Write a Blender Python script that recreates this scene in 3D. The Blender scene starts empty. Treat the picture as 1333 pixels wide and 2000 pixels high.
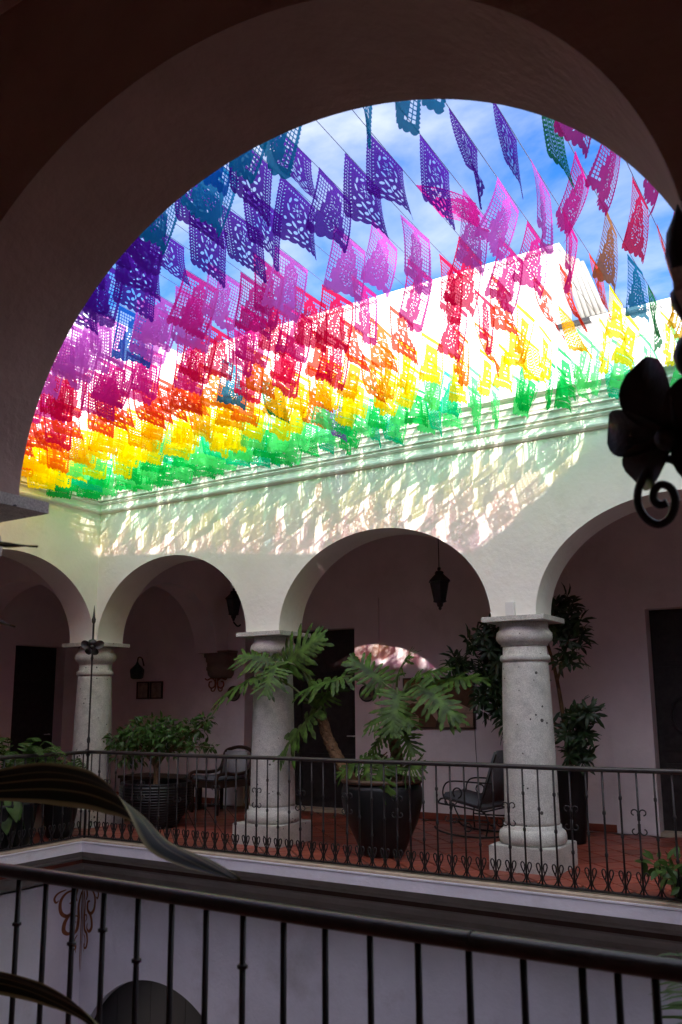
import bpy, bmesh, math, random
from mathutils import Vector, Matrix, noise
from mathutils.geometry import delaunay_2d_cdt
rnd = random.Random(7)
S = bpy.context.scene
COL = S.collection
# ------------------------------------------------------------------ camera
cam = bpy.data.cameras.new("camera"); camo = bpy.data.objects.new("camera", cam); COL.objects.link(camo)
YAW, PIT, ROL = .55309, .17485, -.00736
cy_, sy_, cp_, sp_ = math.cos(YAW), math.sin(YAW), math.cos(PIT), math.sin(PIT)
fw = Vector((-sy_*cp_, cy_*cp_, sp_)); rt = Vector((cy_, sy_, 0)); up = rt.cross(fw)
rt, up = rt*math.cos(ROL)+up*math.sin(ROL), up*math.cos(ROL)-rt*math.sin(ROL)
camo.matrix_world = Matrix(((rt.x, up.x, -fw.x, 0), (rt.y, up.y, -fw.y, 0), (rt.z, up.z, -fw.z, 1.49), (0, 0, 0, 1)))
cam.sensor_fit = 'VERTICAL'; cam.sensor_height = 36; cam.lens = 1654.1/2000*36; cam.shift_y = 81/2000
cam.clip_start = .05; cam.clip_end = 2000
cam.dof.use_dof = True; cam.dof.focus_distance = 8.5; cam.dof.aperture_fstop = 4.5
S.camera = camo
# ------------------------------------------------------------------ sky, sun, exposure
SUN = Vector((.58, -1.0, .375)).normalized()          # towards the sun
ELEV = math.asin(SUN.z); ROT = math.atan2(SUN.x, SUN.y)
W = bpy.data.worlds.new("World"); S.world = W; W.use_nodes = True
nt = W.node_tree; N = nt.nodes; N.clear()
def nn(t, **k):
    n = N.new(t)
    for a, b in k.items(): setattr(n, a, b)
    return n
sky = nn('ShaderNodeTexSky', sky_type='NISHITA', sun_disc=False, sun_elevation=ELEV, sun_rotation=ROT, altitude=1500, air_density=1.0, dust_density=1.2, ozone_density=2.5)
tc = nn('ShaderNodeTexCoord'); sep = nn('ShaderNodeSeparateXYZ'); nt.links.new(tc.outputs['Generated'], sep.inputs[0])
def mth(op, a, b=None):
    m = nn('ShaderNodeMath', operation=op)
    for i, v in enumerate((a, b)):
        if v is None: continue
        if isinstance(v, (int, float)): m.inputs[i].default_value = v
        else: nt.links.new(v, m.inputs[i])
    return m.outputs[0]
zz = mth('ADD', mth('MAXIMUM', sep.outputs['Z'], 0.0), .22)
cx = nn('ShaderNodeCombineXYZ'); nt.links.new(mth('DIVIDE', sep.outputs['X'], zz), cx.inputs[0]); nt.links.new(mth('DIVIDE', sep.outputs['Y'], zz), cx.inputs[1])
mp = nn('ShaderNodeMapping'); mp.inputs['Rotation'].default_value = (0, 0, .5); mp.inputs['Scale'].default_value = (1.0, 1.6, 1); nt.links.new(cx.outputs[0], mp.inputs[0])
cn = nn('ShaderNodeTexNoise'); cn.inputs['Scale'].default_value = 2.3; cn.inputs['Detail'].default_value = 7; cn.inputs['Roughness'].default_value = .55; cn.inputs['Distortion'].default_value = .35
nt.links.new(mp.outputs[0], cn.inputs['Vector'])
cr = nn('ShaderNodeValToRGB'); cr.color_ramp.elements[0].position = .39; cr.color_ramp.elements[1].position = .74
cr.color_ramp.elements[0].color = (0, 0, 0, 1); cr.color_ramp.elements[1].color = (.85, .85, .85, 1)
nt.links.new(cn.outputs['Fac'], cr.inputs[0])
skm = nn('ShaderNodeMixRGB', blend_type='MULTIPLY'); skm.inputs[0].default_value = 1; skm.inputs[2].default_value = (.24, .62, 1.04, 1); nt.links.new(sky.outputs[0], skm.inputs[1])
mx = nn('ShaderNodeMixRGB'); nt.links.new(cr.outputs[0], mx.inputs[0]); nt.links.new(skm.outputs[0], mx.inputs[1]); 
vd = nn('ShaderNodeVectorMath', operation='DOT_PRODUCT'); nt.links.new(tc.outputs['Generated'], vd.inputs[0]); vd.inputs[1].default_value = SUN
cmr = nn('ShaderNodeMapRange'); cmr.inputs[1].default_value = -.6; cmr.inputs[2].default_value = 1.0; cmr.inputs[3].default_value = 1.0; cmr.inputs[4].default_value = 8.0; nt.links.new(vd.outputs['Value'], cmr.inputs[0])
cmx = nn('ShaderNodeVectorMath', operation='SCALE'); cmx.inputs[0].default_value = (3.9, 3.95, 4.05); nt.links.new(cmr.outputs[0], cmx.inputs['Scale']); nt.links.new(cmx.outputs[0], mx.inputs[2])
bg = nn('ShaderNodeBackground'); bg.inputs['Strength'].default_value = .15; nt.links.new(mx.outputs[0], bg.inputs[0])
wo = nn('ShaderNodeOutputWorld'); nt.links.new(bg.outputs[0], wo.inputs[0])
sl = bpy.data.lights.new("sun", 'SUN'); sl.energy = 4.0; sl.angle = math.radians(.4); sl.color = (1.0, .93, .82)
so = bpy.data.objects.new("sun", sl); COL.objects.link(so); so.rotation_euler = (-SUN).to_track_quat('-Z', 'Y').to_euler(); so.location = (3, -6, 12)
S.view_settings.view_transform = 'Standard'; S.view_settings.look = 'None'; S.view_settings.exposure = 1.2; S.view_settings.gamma = 1; S.view_settings.use_curve_mapping = False
S.render.engine = 'CYCLES'; S.cycles.use_denoising = True
S.cycles.max_bounces = 14; S.cycles.diffuse_bounces = 10; S.cycles.glossy_bounces = 2; S.cycles.transmission_bounces = 5; S.cycles.transparent_max_bounces = 24
S.cycles.caustics_reflective = False; S.cycles.caustics_refractive = False; S.cycles.sample_clamp_indirect = 6
# ------------------------------------------------------------------ materials
def s2l(c): return tuple((x/12.92 if x <= .04045 else ((x+.055)/1.055)**2.4) for x in c)
def hexl(h): return s2l(tuple(int(h[i:i+2], 16)/255 for i in (0, 2, 4)))
def mat(name, col, rough=.7, spec=.3, var=.12, nscale=6, bump=.0, bscale=60, metal=0, stain=None, stain_scale=1.2, rndvar=0, detail=6, coord='Object'):
    m = bpy.data.materials.new(name); m.use_nodes = True; t = m.node_tree; b = t.nodes['Principled BSDF']
    b.inputs['Roughness'].default_value = rough; b.inputs['Specular IOR Level'].default_value = spec; b.inputs['Metallic'].default_value = metal
    tc = t.nodes.new('ShaderNodeTexCoord')
    no = t.nodes.new('ShaderNodeTexNoise'); no.inputs['Scale'].default_value = nscale; no.inputs['Detail'].default_value = detail; no.inputs['Roughness'].default_value = .6
    t.links.new(tc.outputs[coord], no.inputs['Vector'])
    r = t.nodes.new('ShaderNodeValToRGB'); r.color_ramp.elements[0].position = .3; r.color_ramp.elements[1].position = .7
    r.color_ramp.elements[0].color = tuple(max(0, c*(1-var)) for c in col)+(1,); r.color_ramp.elements[1].color = tuple(min(1, c*(1+var)) for c in col)+(1,)
    t.links.new(no.outputs['Fac'], r.inputs[0]); out = r.outputs[0]
    if stain:
        n2 = t.nodes.new('ShaderNodeTexNoise'); n2.inputs['Scale'].default_value = stain_scale; n2.inputs['Detail'].default_value = 8; n2.inputs['Roughness'].default_value = .7
        t.links.new(tc.outputs[coord], n2.inputs['Vector'])
        r2 = t.nodes.new('ShaderNodeValToRGB'); r2.color_ramp.elements[0].position = .55; r2.color_ramp.elements[1].position = .75; r2.color_ramp.elements[1].color = (.7, .7, .7, 1)
        t.links.new(n2.outputs['Fac'], r2.inputs[0])
        mxx = t.nodes.new('ShaderNodeMixRGB'); t.links.new(r2.outputs[0], mxx.inputs[0]); t.links.new(out, mxx.inputs[1]); mxx.inputs[2].default_value = tuple(stain)+(1,); out = mxx.outputs[0]
    if rndvar:
        oi = t.nodes.new('ShaderNodeObjectInfo'); mr = t.nodes.new('ShaderNodeMapRange'); mr.inputs[3].default_value = 1-rndvar; mr.inputs[4].default_value = 1+rndvar
        t.links.new(oi.outputs['Random'], mr.inputs[0]); hv = t.nodes.new('ShaderNodeHueSaturation'); t.links.new(mr.outputs[0], hv.inputs['Value']); t.links.new(out, hv.inputs['Color']); out = hv.outputs[0]
    t.links.new(out, b.inputs['Base Color'])
    if bump:
        n3 = t.nodes.new('ShaderNodeTexNoise'); n3.inputs['Scale'].default_value = bscale; n3.inputs['Detail'].default_value = 5
        t.links.new(tc.outputs[coord], n3.inputs['Vector']); bp = t.nodes.new('ShaderNodeBump'); bp.inputs['Strength'].default_value = bump; bp.inputs['Distance'].default_value = .01
        t.links.new(n3.outputs['Fac'], bp.inputs['Height']); t.links.new(bp.outputs[0], b.inputs['Normal'])
    return m
def leafmat(name, col, trans=.35, var=.35, nscale=7, rough=.4, spec=.45, stripe=None):
    m = bpy.data.materials.new(name); m.use_nodes = True; t = m.node_tree; b = t.nodes['Principled BSDF']; o = t.nodes['Material Output']
    tc = t.nodes.new('ShaderNodeTexCoord'); no = t.nodes.new('ShaderNodeTexNoise'); no.inputs['Scale'].default_value = nscale; no.inputs['Detail'].default_value = 4
    t.links.new(tc.outputs['Object'], no.inputs['Vector'])
    r = t.nodes.new('ShaderNodeValToRGB'); r.color_ramp.elements[0].position = .3; r.color_ramp.elements[1].position = .72
    r.color_ramp.elements[0].color = tuple(c*(1-var) for c in col)+(1,); r.color_ramp.elements[1].color = tuple(min(1, c*(1+var*1.4)) for c in col)+(1,)
    t.links.new(no.outputs['Fac'], r.inputs[0]); out = r.outputs[0]
    if stripe:
        uv = t.nodes.new('ShaderNodeUVMap'); sp = t.nodes.new('ShaderNodeSeparateXYZ'); t.links.new(uv.outputs[0], sp.inputs[0])
        r2 = t.nodes.new('ShaderNodeValToRGB'); els = r2.color_ramp.elements
        for i, (p, c) in enumerate(stripe):
            e = els[i] if i < 2 else els.new(p)
            e.position = p; e.color = tuple(c)+(1,)
        t.links.new(sp.outputs[0], r2.inputs[0]); mxx = t.nodes.new('ShaderNodeMixRGB'); mxx.blend_type = 'MIX'; mxx.inputs[0].default_value = .85
        t.links.new(out, mxx.inputs[1]); t.links.new(r2.outputs[0], mxx.inputs[2]); out = mxx.outputs[0]
    t.links.new(out, b.inputs['Base Color']); b.inputs['Roughness'].default_value = rough; b.inputs['Specular IOR Level'].default_value = spec
    tr = t.nodes.new('ShaderNodeBsdfTranslucent'); t.links.new(out, tr.inputs[0]); ms = t.nodes.new('ShaderNodeMixShader'); ms.inputs[0].default_value = trans
    t.links.new(b.outputs[0], ms.inputs[1]); t.links.new(tr.outputs[0], ms.inputs[2]); t.links.new(ms.outputs[0], o.inputs[0])
    return m
def papermat(name, hx, see=.20):
    c = hexl(hx); m = bpy.data.materials.new(name); m.use_nodes = True; t = m.node_tree; t.nodes.clear()
    o = t.nodes.new('ShaderNodeOutputMaterial'); tc = t.nodes.new('ShaderNodeTexCoord')
    no = t.nodes.new('ShaderNodeTexNoise'); no.inputs['Scale'].default_value = 9; no.inputs['Detail'].default_value = 3; t.links.new(tc.outputs['Object'], no.inputs['Vector'])
    oi = t.nodes.new('ShaderNodeObjectInfo'); ad = t.nodes.new('ShaderNodeMath'); ad.operation = 'ADD'; t.links.new(no.outputs['Fac'], ad.inputs[0]); t.links.new(oi.outputs['Random'], ad.inputs[1])
    mr = t.nodes.new('ShaderNodeMapRange'); mr.inputs[1].default_value = .2; mr.inputs[2].default_value = 1.7; mr.inputs[3].default_value = .75; mr.inputs[4].default_value = 1.25; t.links.new(ad.outputs[0], mr.inputs[0])
    hv = t.nodes.new('ShaderNodeHueSaturation'); hv.inputs['Color'].default_value = c+(1,); t.links.new(mr.outputs[0], hv.inputs['Value'])
    d = t.nodes.new('ShaderNodeBsdfDiffuse'); tl = t.nodes.new('ShaderNodeBsdfTranslucent'); tp = t.nodes.new('ShaderNodeBsdfTransparent')
    t.links.new(hv.outputs[0], d.inputs[0]); t.links.new(hv.outputs[0], tl.inputs[0])
    tp.inputs[0].default_value = tuple(min(1, .20+.80*x**.75) for x in c)+(1,)
    m1 = t.nodes.new('ShaderNodeMixShader'); m1.inputs[0].default_value = .6; t.links.new(d.outputs[0], m1.inputs[1]); t.links.new(tl.outputs[0], m1.inputs[2])
    m2 = t.nodes.new('ShaderNodeMixShader'); m2.inputs[0].default_value = see; t.links.new(m1.outputs[0], m2.inputs[1]); t.links.new(tp.outputs[0], m2.inputs[2])
    t.links.new(m2.outputs[0], o.inputs[0]); return m
M = {}
M['facade'] = mat('white_lime_plaster', (.85, .81, .755), .85, .15, .07, 1.6, .35, 22, stain=(.62, .59, .53), stain_scale=1.6)
M['upper'] = mat('white_roof_plaster', (.80, .79, .77), .85, .15, .04, 3, .2, 30)
M['inner'] = mat('pinkish_corridor_plaster', (.87, .78, .80), .85, .15, .09, 1.5, .3, 24, stain=(.66, .57, .57), stain_scale=1.1)
M['nearp'] = mat('shade_darkened_plaster', (.45, .325, .28), .9, .1, .10, 3, .5, 28)  # pinkish white plaster given a darker base to stand for its shade
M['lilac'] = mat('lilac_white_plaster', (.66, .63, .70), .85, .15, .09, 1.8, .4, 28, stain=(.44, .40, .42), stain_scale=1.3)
M['band'] = mat('lilac_white_band', (.80, .76, .82), .85, .15, .06, 3, .3, 35, stain=(.6, .56, .58), stain_scale=2.2)
M['print'] = mat('faded_print', (.34, .28, .23), .7, .2, .4, 16)
M['mould'] = mat('grey_brown_moulding', (.30, .265, .245), .8, .2, .16, 3, .4, 24, stain=(.20, .17, .15), stain_scale=2.5)  # grey brown base colour with random stains
M['sill'] = mat('beige_sill_stone', (.46, .36, .27), .8, .2, .15, 9, .3, 50)
M['ceil'] = mat('ceiling_plaster', (.68, .58, .56), .9, .1, .08, 3)
M['tile'] = mat('terracotta_floor_tile', (.27, .062, .038), .42, .4, .22, 7, .15, 25, rndvar=.28, stain=(.28, .075, .045), stain_scale=3)
M['grout'] = mat('dark_grout', (.10, .06, .05), .9, .1)
M['ground'] = mat('grey_courtyard_stone', (.22, .20, .19), .8, .2, .15, 4)
M['iron'] = mat('dark_wrought_iron', (.022, .018, .018), .45, .4, .3, 30, .2, 80)
M['ironh'] = mat('worn_iron_handrail', (.035, .027, .026), .36, .5, .35, 18, .15, 60)
M['door'] = mat('near_black_door_wood', (.034, .028, .028), .42, .3, .4, 14)
M['wood'] = mat('dark_stained_wood', (.05, .026, .018), .5, .35, .35, 16, .2, 40)
M['bark'] = mat('brown_scarred_trunk', (.17, .10, .055), .85, .15, .55, 32, .9, 26)
M['stem'] = mat('olive_leaf_stalk', (.11, .13, .05), .5, .3, .2, 10)
M['potblack'] = mat('glazed_black_pot', (.010, .010, .011), .4, .35, .3, 8)
M['potrim'] = mat('brown_pot_rim', (.07, .035, .02), .5, .4, .3, 8)
M['soil'] = mat('dark_soil', (.03, .022, .016), .95, .05, .4, 30)
M['cush'] = mat('grey_cushion_fabric', (.16, .16, .18), .9, .1, .15, 40, .3, 120)
M['cushw'] = mat('pale_grey_cushion', (.42, .41, .44), .9, .1, .1, 40, .3, 120)
M['plastic'] = mat('white_plastic', (.72, .70, .68), .5, .3, .03, 5)
M['ceramic'] = mat('brown_ceramic_plaque', (.16, .12, .10), .4, .4, .25, 14)
M['ink'] = mat('black_glaze', (.008, .006, .006), .4, .4)
M['glass'] = mat('smoky_lantern_glass', (.05, .05, .055), .15, .6, .2, 12)
M['rust'] = mat('rust_red_paint', (.22, .075, .03), .8, .2, .35, 22)
M['rope'] = mat('grey_string', (.25, .25, .26), .8, .1)
M['awn'] = mat('grey_corrugated_sheet', (.32, .30, .27), .5, .4, .12, 6)
M['cable'] = mat('grey_cable', (.12, .10, .10), .6, .3)
M['green'] = mat('dark_green_patina', (.03, .06, .045), .5, .4, .4, 15)
M['philo'] = leafmat('philodendron_leaf', (.058, .110, .018), .32, .75, 11, .48, .35)
M['ficus'] = leafmat('small_tree_leaf', (.06, .125, .025), .30, .5, 9, .4)
M['dark'] = leafmat('dark_green_leaf', (.022, .045, .016), .2, .45, 7, .45)  # darker green than the other leaves
M['fern'] = leafmat('fern_green', (.065, .125, .026), .35, .45, 8, .45)
M['drac'] = leafmat('striped_corn_plant_leaf', (.02, .024, .010), .10, .5, 6, .5, .22, stripe=[(0, (.42, .36, .18)), (1, (.38, .31, .14)), (.07, (.30, .25, .12)), (.10, (.012, .014, .008)), (.26, (.016, .016, .009)), (.29, (.22, .18, .09)), (.32, (.012, .014, .008)), (.47, (.015, .014, .009)), (.50, (.26, .19, .10)), (.535, (.02, .017, .010)), (.68, (.010, .012, .007)), (.71, (.18, .15, .08)), (.74, (.012, .013, .008)), (.90, (.014, .014, .008)), (.95, (.26, .22, .10))])
M['corbel'] = mat('brown_corbel_stone', (.20, .145, .115), .85, .15, .2, 8, .3, 40)
M['stone'] = mat('pitted_grey_stone', (.58, .56, .52), .85, .15, .14, 11, .35, 60, stain=(.32, .31, .30), stain_scale=3.5)
def pits(m):
    t = m.node_tree; b = t.nodes['Principled BSDF']; old = b.inputs['Base Color'].links[0].from_socket; tc = [n for n in t.nodes if n.type == 'TEX_COORD'][0]
    geo = t.nodes.new('ShaderNodeNewGeometry')
    v = t.nodes.new('ShaderNodeTexVoronoi'); v.inputs['Scale'].default_value = 15; v.inputs['Randomness'].default_value = 1
    t.links.new(geo.outputs['Position'], v.inputs['Vector'])
    n = t.nodes.new('ShaderNodeTexNoise'); n.inputs['Scale'].default_value = 5; n.inputs['Detail'].default_value = 2; t.links.new(geo.outputs['Position'], n.inputs['Vector'])
    th = t.nodes.new('ShaderNodeMapRange'); th.inputs[1].default_value = .47; th.inputs[2].default_value = .70; th.inputs[3].default_value = 0; th.inputs[4].default_value = .28; t.links.new(n.outputs['Fac'], th.inputs[0])
    lt = t.nodes.new('ShaderNodeMath'); lt.operation = 'LESS_THAN'; t.links.new(v.outputs['Distance'], lt.inputs[0]); t.links.new(th.outputs[0], lt.inputs[1])
    f = t.nodes.new('ShaderNodeTexNoise'); f.inputs['Scale'].default_value = 130; f.inputs['Detail'].default_value = 2; t.links.new(geo.outputs['Position'], f.inputs['Vector'])
    r = t.nodes.new('ShaderNodeValToRGB'); r.color_ramp.elements[0].position = .35; r.color_ramp.elements[0].color = (.72, .72, .72, 1); r.color_ramp.elements[1].position = .6; r.color_ramp.elements[1].color = (1.08, 1.08, 1.08, 1); t.links.new(f.outputs['Fac'], r.inputs[0])
    m1 = t.nodes.new('ShaderNodeMixRGB'); m1.blend_type = 'MULTIPLY'; m1.inputs[0].default_value = 1; t.links.new(old, m1.inputs[1]); t.links.new(r.outputs[0], m1.inputs[2])
    m2 = t.nodes.new('ShaderNodeMixRGB'); t.links.new(lt.outputs[0], m2.inputs[0]); t.links.new(m1.outputs[0], m2.inputs[1]); m2.inputs[2].default_value = (.09, .085, .08, 1)
    t.links.new(m2.outputs[0], b.inputs['Base Color'])
pits(M['stone'])
# ------------------------------------------------------------------ mesh helpers
class MB:
    def __init__(s): s.v = []; s.f = []; s.sm = []; s.mi = []; s.uv = {}
    def face(s, ids, smooth=False, mi=0): s.f.append(tuple(ids)); s.sm.append(smooth); s.mi.append(mi)
    def add(s, vs, fs, smooth=False, mi=0):
        o = len(s.v); s.v += [tuple(p) for p in vs]
        for f in fs: s.face([i+o for i in f], smooth, mi)
        return o
    def box(s, c, d, M_=None, mi=0, ch=0):
        x, y, z = d[0]/2, d[1]/2, d[2]/2
        vs = [Vector((sx*x, sy*y, sz*z)) for sz in (-1, 1) for sy in (-1, 1) for sx in (-1, 1)]
        if M_ is not None: vs = [M_ @ p for p in vs]
        vs = [p+Vector(c) for p in vs]
        s.add(vs, [(0, 2, 3, 1), (4, 5, 7, 6), (0, 1, 5, 4), (2, 6, 7, 3), (0, 4, 6, 2), (1, 3, 7, 5)], False, mi)
    def lathe(s, prof, c=(0, 0, 0), n=28, smooth=True, mi=0, cap=True):
        o = len(s.v)
        for r, z in prof:
            for k in range(n):
                a = 2*math.pi*k/n; s.v.append((c[0]+r*math.cos(a), c[1]+r*math.sin(a), c[2]+z))
        for i in range(len(prof)-1):
            for k in range(n):
                k2 = (k+1) % n; s.face((o+i*n+k, o+i*n+k2, o+(i+1)*n+k2, o+(i+1)*n+k), smooth, mi)
        if cap:
            s.face([o+k for k in range(n)][::-1], False, mi); s.face([o+(len(prof)-1)*n+k for k in range(n)], False, mi)
    def tube(s, pts, rad, n=6, smooth=True, mi=0, flat=1.0):
        pts = [Vector(p) for p in pts]; o = len(s.v); L = len(pts)
        if not hasattr(rad, '__len__'): rad = [rad]*L
        t0 = (pts[1]-pts[0]).normalized(); ref = Vector((0, 0, 1)) if abs(t0.z) < .9 else Vector((1, 0, 0)); a = t0.cross(ref).normalized()
        for i in range(L):
            t = (pts[min(i+1, L-1)]-pts[max(i-1, 0)]).normalized()
            a = (a - t*a.dot(t)); a = a.normalized() if a.length > 1e-6 else t.orthogonal().normalized(); b = t.cross(a)
            for k in range(n):
                an = 2*math.pi*k/n; s.v.append(tuple(pts[i]+(a*math.cos(an)+b*math.sin(an)*flat)*rad[i]))
        for i in range(L-1):
            for k in range(n):
                k2 = (k+1) % n; s.face((o+i*n+k, o+i*n+k2, o+(i+1)*n+k2, o+(i+1)*n+k), smooth, mi)
        s.face([o+k for k in range(n)][::-1], False, mi); s.face([o+(L-1)*n+k for k in range(n)], False, mi)
    def prism(s, poly, fmap, w0, w1, mi=0):
        n = len(poly); o = len(s.v)
        s.v += [tuple(fmap(u, w0, z)) for u, z in poly]+[tuple(fmap(u, w1, z)) for u, z in poly]
        s.face([o+i for i in range(n)][::-1], False, mi); s.face([o+n+i for i in range(n)], False, mi)
        for i in range(n):
            j = (i+1) % n; s.face((o+i, o+j, o+n+j, o+n+i), False, mi)
    def mesh(s, name, mats, recalc=False):
        me = bpy.data.meshes.new(name); me.from_pydata(s.v, [], s.f)
        for p, a, b in zip(me.polygons, s.sm, s.mi): p.use_smooth = a; p.material_index = b
        for m in (mats if isinstance(mats, (list, tuple)) else [mats]): me.materials.append(m)
        if recalc:
            bm = bmesh.new(); bm.from_mesh(me); bmesh.ops.recalc_face_normals(bm, faces=bm.faces); bm.to_mesh(me); bm.free()
        me.update(); return me
    def build(s, name, mats, parent=None, recalc=False): return link(name, s.mesh(name, mats, recalc), parent)
WL = {}
def link(name, me, parent=None, loc=None, rot=None):
    o = bpy.data.objects.new(name, me); COL.objects.link(o)
    if parent is not None:
        o.parent = parent; o.matrix_parent_inverse = WL[parent.name].inverted()
    WL[o.name] = Matrix.Identity(4)
    if loc is not None: o.location = loc; WL[o.name] = Matrix.Translation(loc)
    if rot is not None: o.rotation_euler = rot; WL[o.name] = Matrix.LocRotScale(Vector(loc or (0, 0, 0)), rot, None)
    return o
from mathutils import Euler
def thing(name, label, cat, loc=(0, 0, 0), group=None, rz=0):
    o = bpy.data.objects.new(name, None); COL.objects.link(o); o.empty_display_size = .1; o.location = loc; o.rotation_euler = (0, 0, rz)
    WL[o.name] = Matrix.LocRotScale(Vector(loc), Euler((0, 0, rz)), None)
    return tag(o, label, cat, group)
def local(o):  # children of this thing are given in its own coordinates
    WL[o.name] = Matrix.Identity(4); return o
def tag(o, label=None, cat=None, group=None, kind=None):
    if label: o['label'] = label
    if cat: o['category'] = cat
    if group: o['group'] = group
    if kind: o['kind'] = kind
    return o
def copytree(src, loc, label, rz=None):
    c = src.copy(); COL.objects.link(c); c.location = loc; c['label'] = label; WL[c.name] = Matrix.Identity(4)
    if rz is not None: c.rotation_euler = (0, 0, rz)
    def rec(a, b):
        for ch in list(a.children):
            d = ch.copy(); COL.objects.link(d); d.parent = b; rec(ch, d)
    rec(src, c); return c
def spline(pts, n=6):
    pts = [Vector(p) for p in pts]; out = []
    for i in range(len(pts)-1):
        p0, p1, p2, p3 = pts[max(i-1, 0)], pts[i], pts[i+1], pts[min(i+2, len(pts)-1)]
        for k in range(n):
            t = k/n; out.append(.5*((2*p1)+(p2-p0)*t+(2*p0-5*p1+4*p2-p3)*t*t+(3*p1-p0-3*p2+p3)*t**3))
    out.append(pts[-1]); return out
def spiral(c, r0, r1, a0, a1, n=14):
    return [(c[0]+(r0+(r1-r0)*k/n)*math.cos(a0+(a1-a0)*k/n), c[1]+(r0+(r1-r0)*k/n)*math.sin(a0+(a1-a0)*k/n)) for k in range(n+1)]
# ------------------------------------------------------------------ structure
XB, YA, XD, YN = -8.41, 7.605, 2.90, 2.10      # courtyard faces of the four arcades
T = .44
def mapA(u, w, z): return (u, YA+w, z)
def mapB(u, w, z): return (XB-w, u, z)
def mapD(u, w, z): return (XD+w, u, z)
def mapN(u, w, z): return (u, YN-w, z)
def archwall(name, label, fmap, u0, u1, zb, zt, arches, w0, w1, m, kind='arch', seg=44, parent=None, rects=(), wins=()):
    mb = MB(); poly = [(u0, zb)]; soff = []
    ops = sorted([(c-a, 'a', c, a, b, sp) for c, a, b, sp in arches]+[(c-a, 'r', c, a, h, 0) for c, a, h in rects])
    for _, k, c, a, b, sp in ops:
        if k == 'a':
            arc = [(c-a*math.cos(math.pi*i/seg), sp+b*math.sin(math.pi*i/seg)) for i in range(seg+1)]
            if sp > zb+1e-4: arc = [(c-a, zb)]+arc+[(c+a, zb)]
        else: arc = [(c-a, zb), (c-a, b), (c+a, b), (c+a, zb)]
        soff.append((len(poly), len(poly)+len(arc), k)); poly += arc
    poly += [(u1, zb), (u1, zt), (u0, zt)]
    clean = [poly[0]]
    n = len(poly)
    o = len(mb.v)
    mb.v += [tuple(fmap(u, w0, z)) for u, z in poly]+[tuple(fmap(u, w1, z)) for u, z in poly]
    mb.face([i for i in range(n)][::-1]); mb.face([n+i for i in range(n)])
    insoff = set()
    for a, b, k in soff:
        if k == 'a':
            insoff |= set(range(a, b-1)); o = len(mb.v)
            pts = poly[a:b]; mb.v += [tuple(fmap(u, w0, z)) for u, z in pts]+[tuple(fmap(u, w1, z)) for u, z in pts]
            for i in range(len(pts)-1): mb.face((o+i, o+i+1, o+len(pts)+i+1, o+len(pts)+i), True)
    for i in range(n):
        if i in insoff: continue
        j = (i+1) % n
        if poly[i] == poly[j]: continue
        mb.face((i, j, n+j, n+i))
    ob = mb.build(name, m, parent, recalc=True)
    if label: tag(ob, label, 'wall')
    return ob
def ring(mb, prof, side, smooth=False, ends=None):
    # sweep a profile (offset from the wall face, height) along one side of the courtyard, mitred at the corners
    def P(s, o, z):
        if side == 'A': return ((XB+o, YA-o, z), (XD-o, YA-o, z))[s]
        if side == 'B': return ((XB+o, YN+o, z), (XB+o, YA-o, z))[s]
        if side == 'D': return ((XD-o, YN+o, z), (XD-o, YA-o, z))[s]
        return ((XB+o, YN+o, z), (XD-o, YN+o, z))[s]
    o0 = len(mb.v)
    for o, z in prof: mb.v += [P(0, o, z), P(1, o, z)]
    for i in range(len(prof)-1): mb.face((o0+2*i, o0+2*i+1, o0+2*i+3, o0+2*i+2), smooth)
RISE = 1.01; SPR = 2.28; TOP = 4.25
pierA = [(-8.85, -8.377), (-5.968, -5.51), (-3.02, -2.579), (-.05, .39), (2.9, 3.34)]
bays = lambda ps: [((ps[i][1]+ps[i+1][0])/2, (ps[i+1][0]-ps[i][1])/2, RISE, SPR) for i in range(len(ps)-1)]
fa = archwall('facade_wall', 'white arcaded courtyard wall with three arches, flags and lace shadows on it', mapA, -8.85, 3.34, SPR, TOP, bays(pierA), 0, T, M['facade'])
pierB = [(1.66, 2.13), (4.65, 5.11), (7.573, YA)]
fb = archwall('facade_wall', 'shorter white arcaded wall at the left, meeting the long wall at the corner', mapB, 1.66, YA, SPR, TOP, bays(pierB), 0, T, M['facade'])
fd = archwall('facade_wall', 'white arcaded wall closing the courtyard at the right', mapD, 2.54, YA, SPR, TOP, bays([(2.54, 2.6), (4.65, 5.11), (7.4, YA)]), 0, T, M['facade'])
pierN = [(-8.85, -8.3), (-5.93, -5.5), (-3.22, -2.79), (-.21, .19), (2.6, 3.34)]
bn = bays(pierN); bn = [(c, a, 1.115, s) for c, a, b, s in bn]
fn = archwall('near_arch_wall', 'plastered arch, its colour darkened for shade, framing the view over the courtyard', mapN, -8.85, 3.34, SPR, TOP, bn, 0, .46, M['nearp'], seg=64)
CORN = [(0, 3.955), (.030, 3.955), (.052, 3.968), (.058, 3.985), (.050, 4.002), (.018, 4.006), (.018, 4.068), (.052, 4.072), (.066, 4.082), (.066, 4.092), (.040, 4.096), (.040, 4.106), (.085, 4.112), (.085, 4.122), (.088, 4.15), (.10, 4.175), (.125, 4.19), (.125, 4.20), (.100, 4.205),
        (.100, 4.225), (.125, 4.235), (.135, 4.26), (.155, 4.285), (.18, 4.295), (.18, 4.305), (.155, 4.31), (.155, 4.33), (.175, 4.345), (.185, 4.37), (.21, 4.385), (.255, 4.39), (.255, 4.44), (0, 4.44), (-.35, 4.44), (-.35, 4.26)]
CORN = [(o_, z_ if z_ <= 4.106 else (4.106+(z_-4.106)*.78 if z_ > 4.25 or o_ >= 0 else z_)) for o_, z_ in CORN]
for side, w in (('A', fa), ('B', fb), ('D', fd), ('N', fn)):
    mb = MB(); ring(mb, CORN, side); mb.build('cornice', M['facade'], w)
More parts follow.
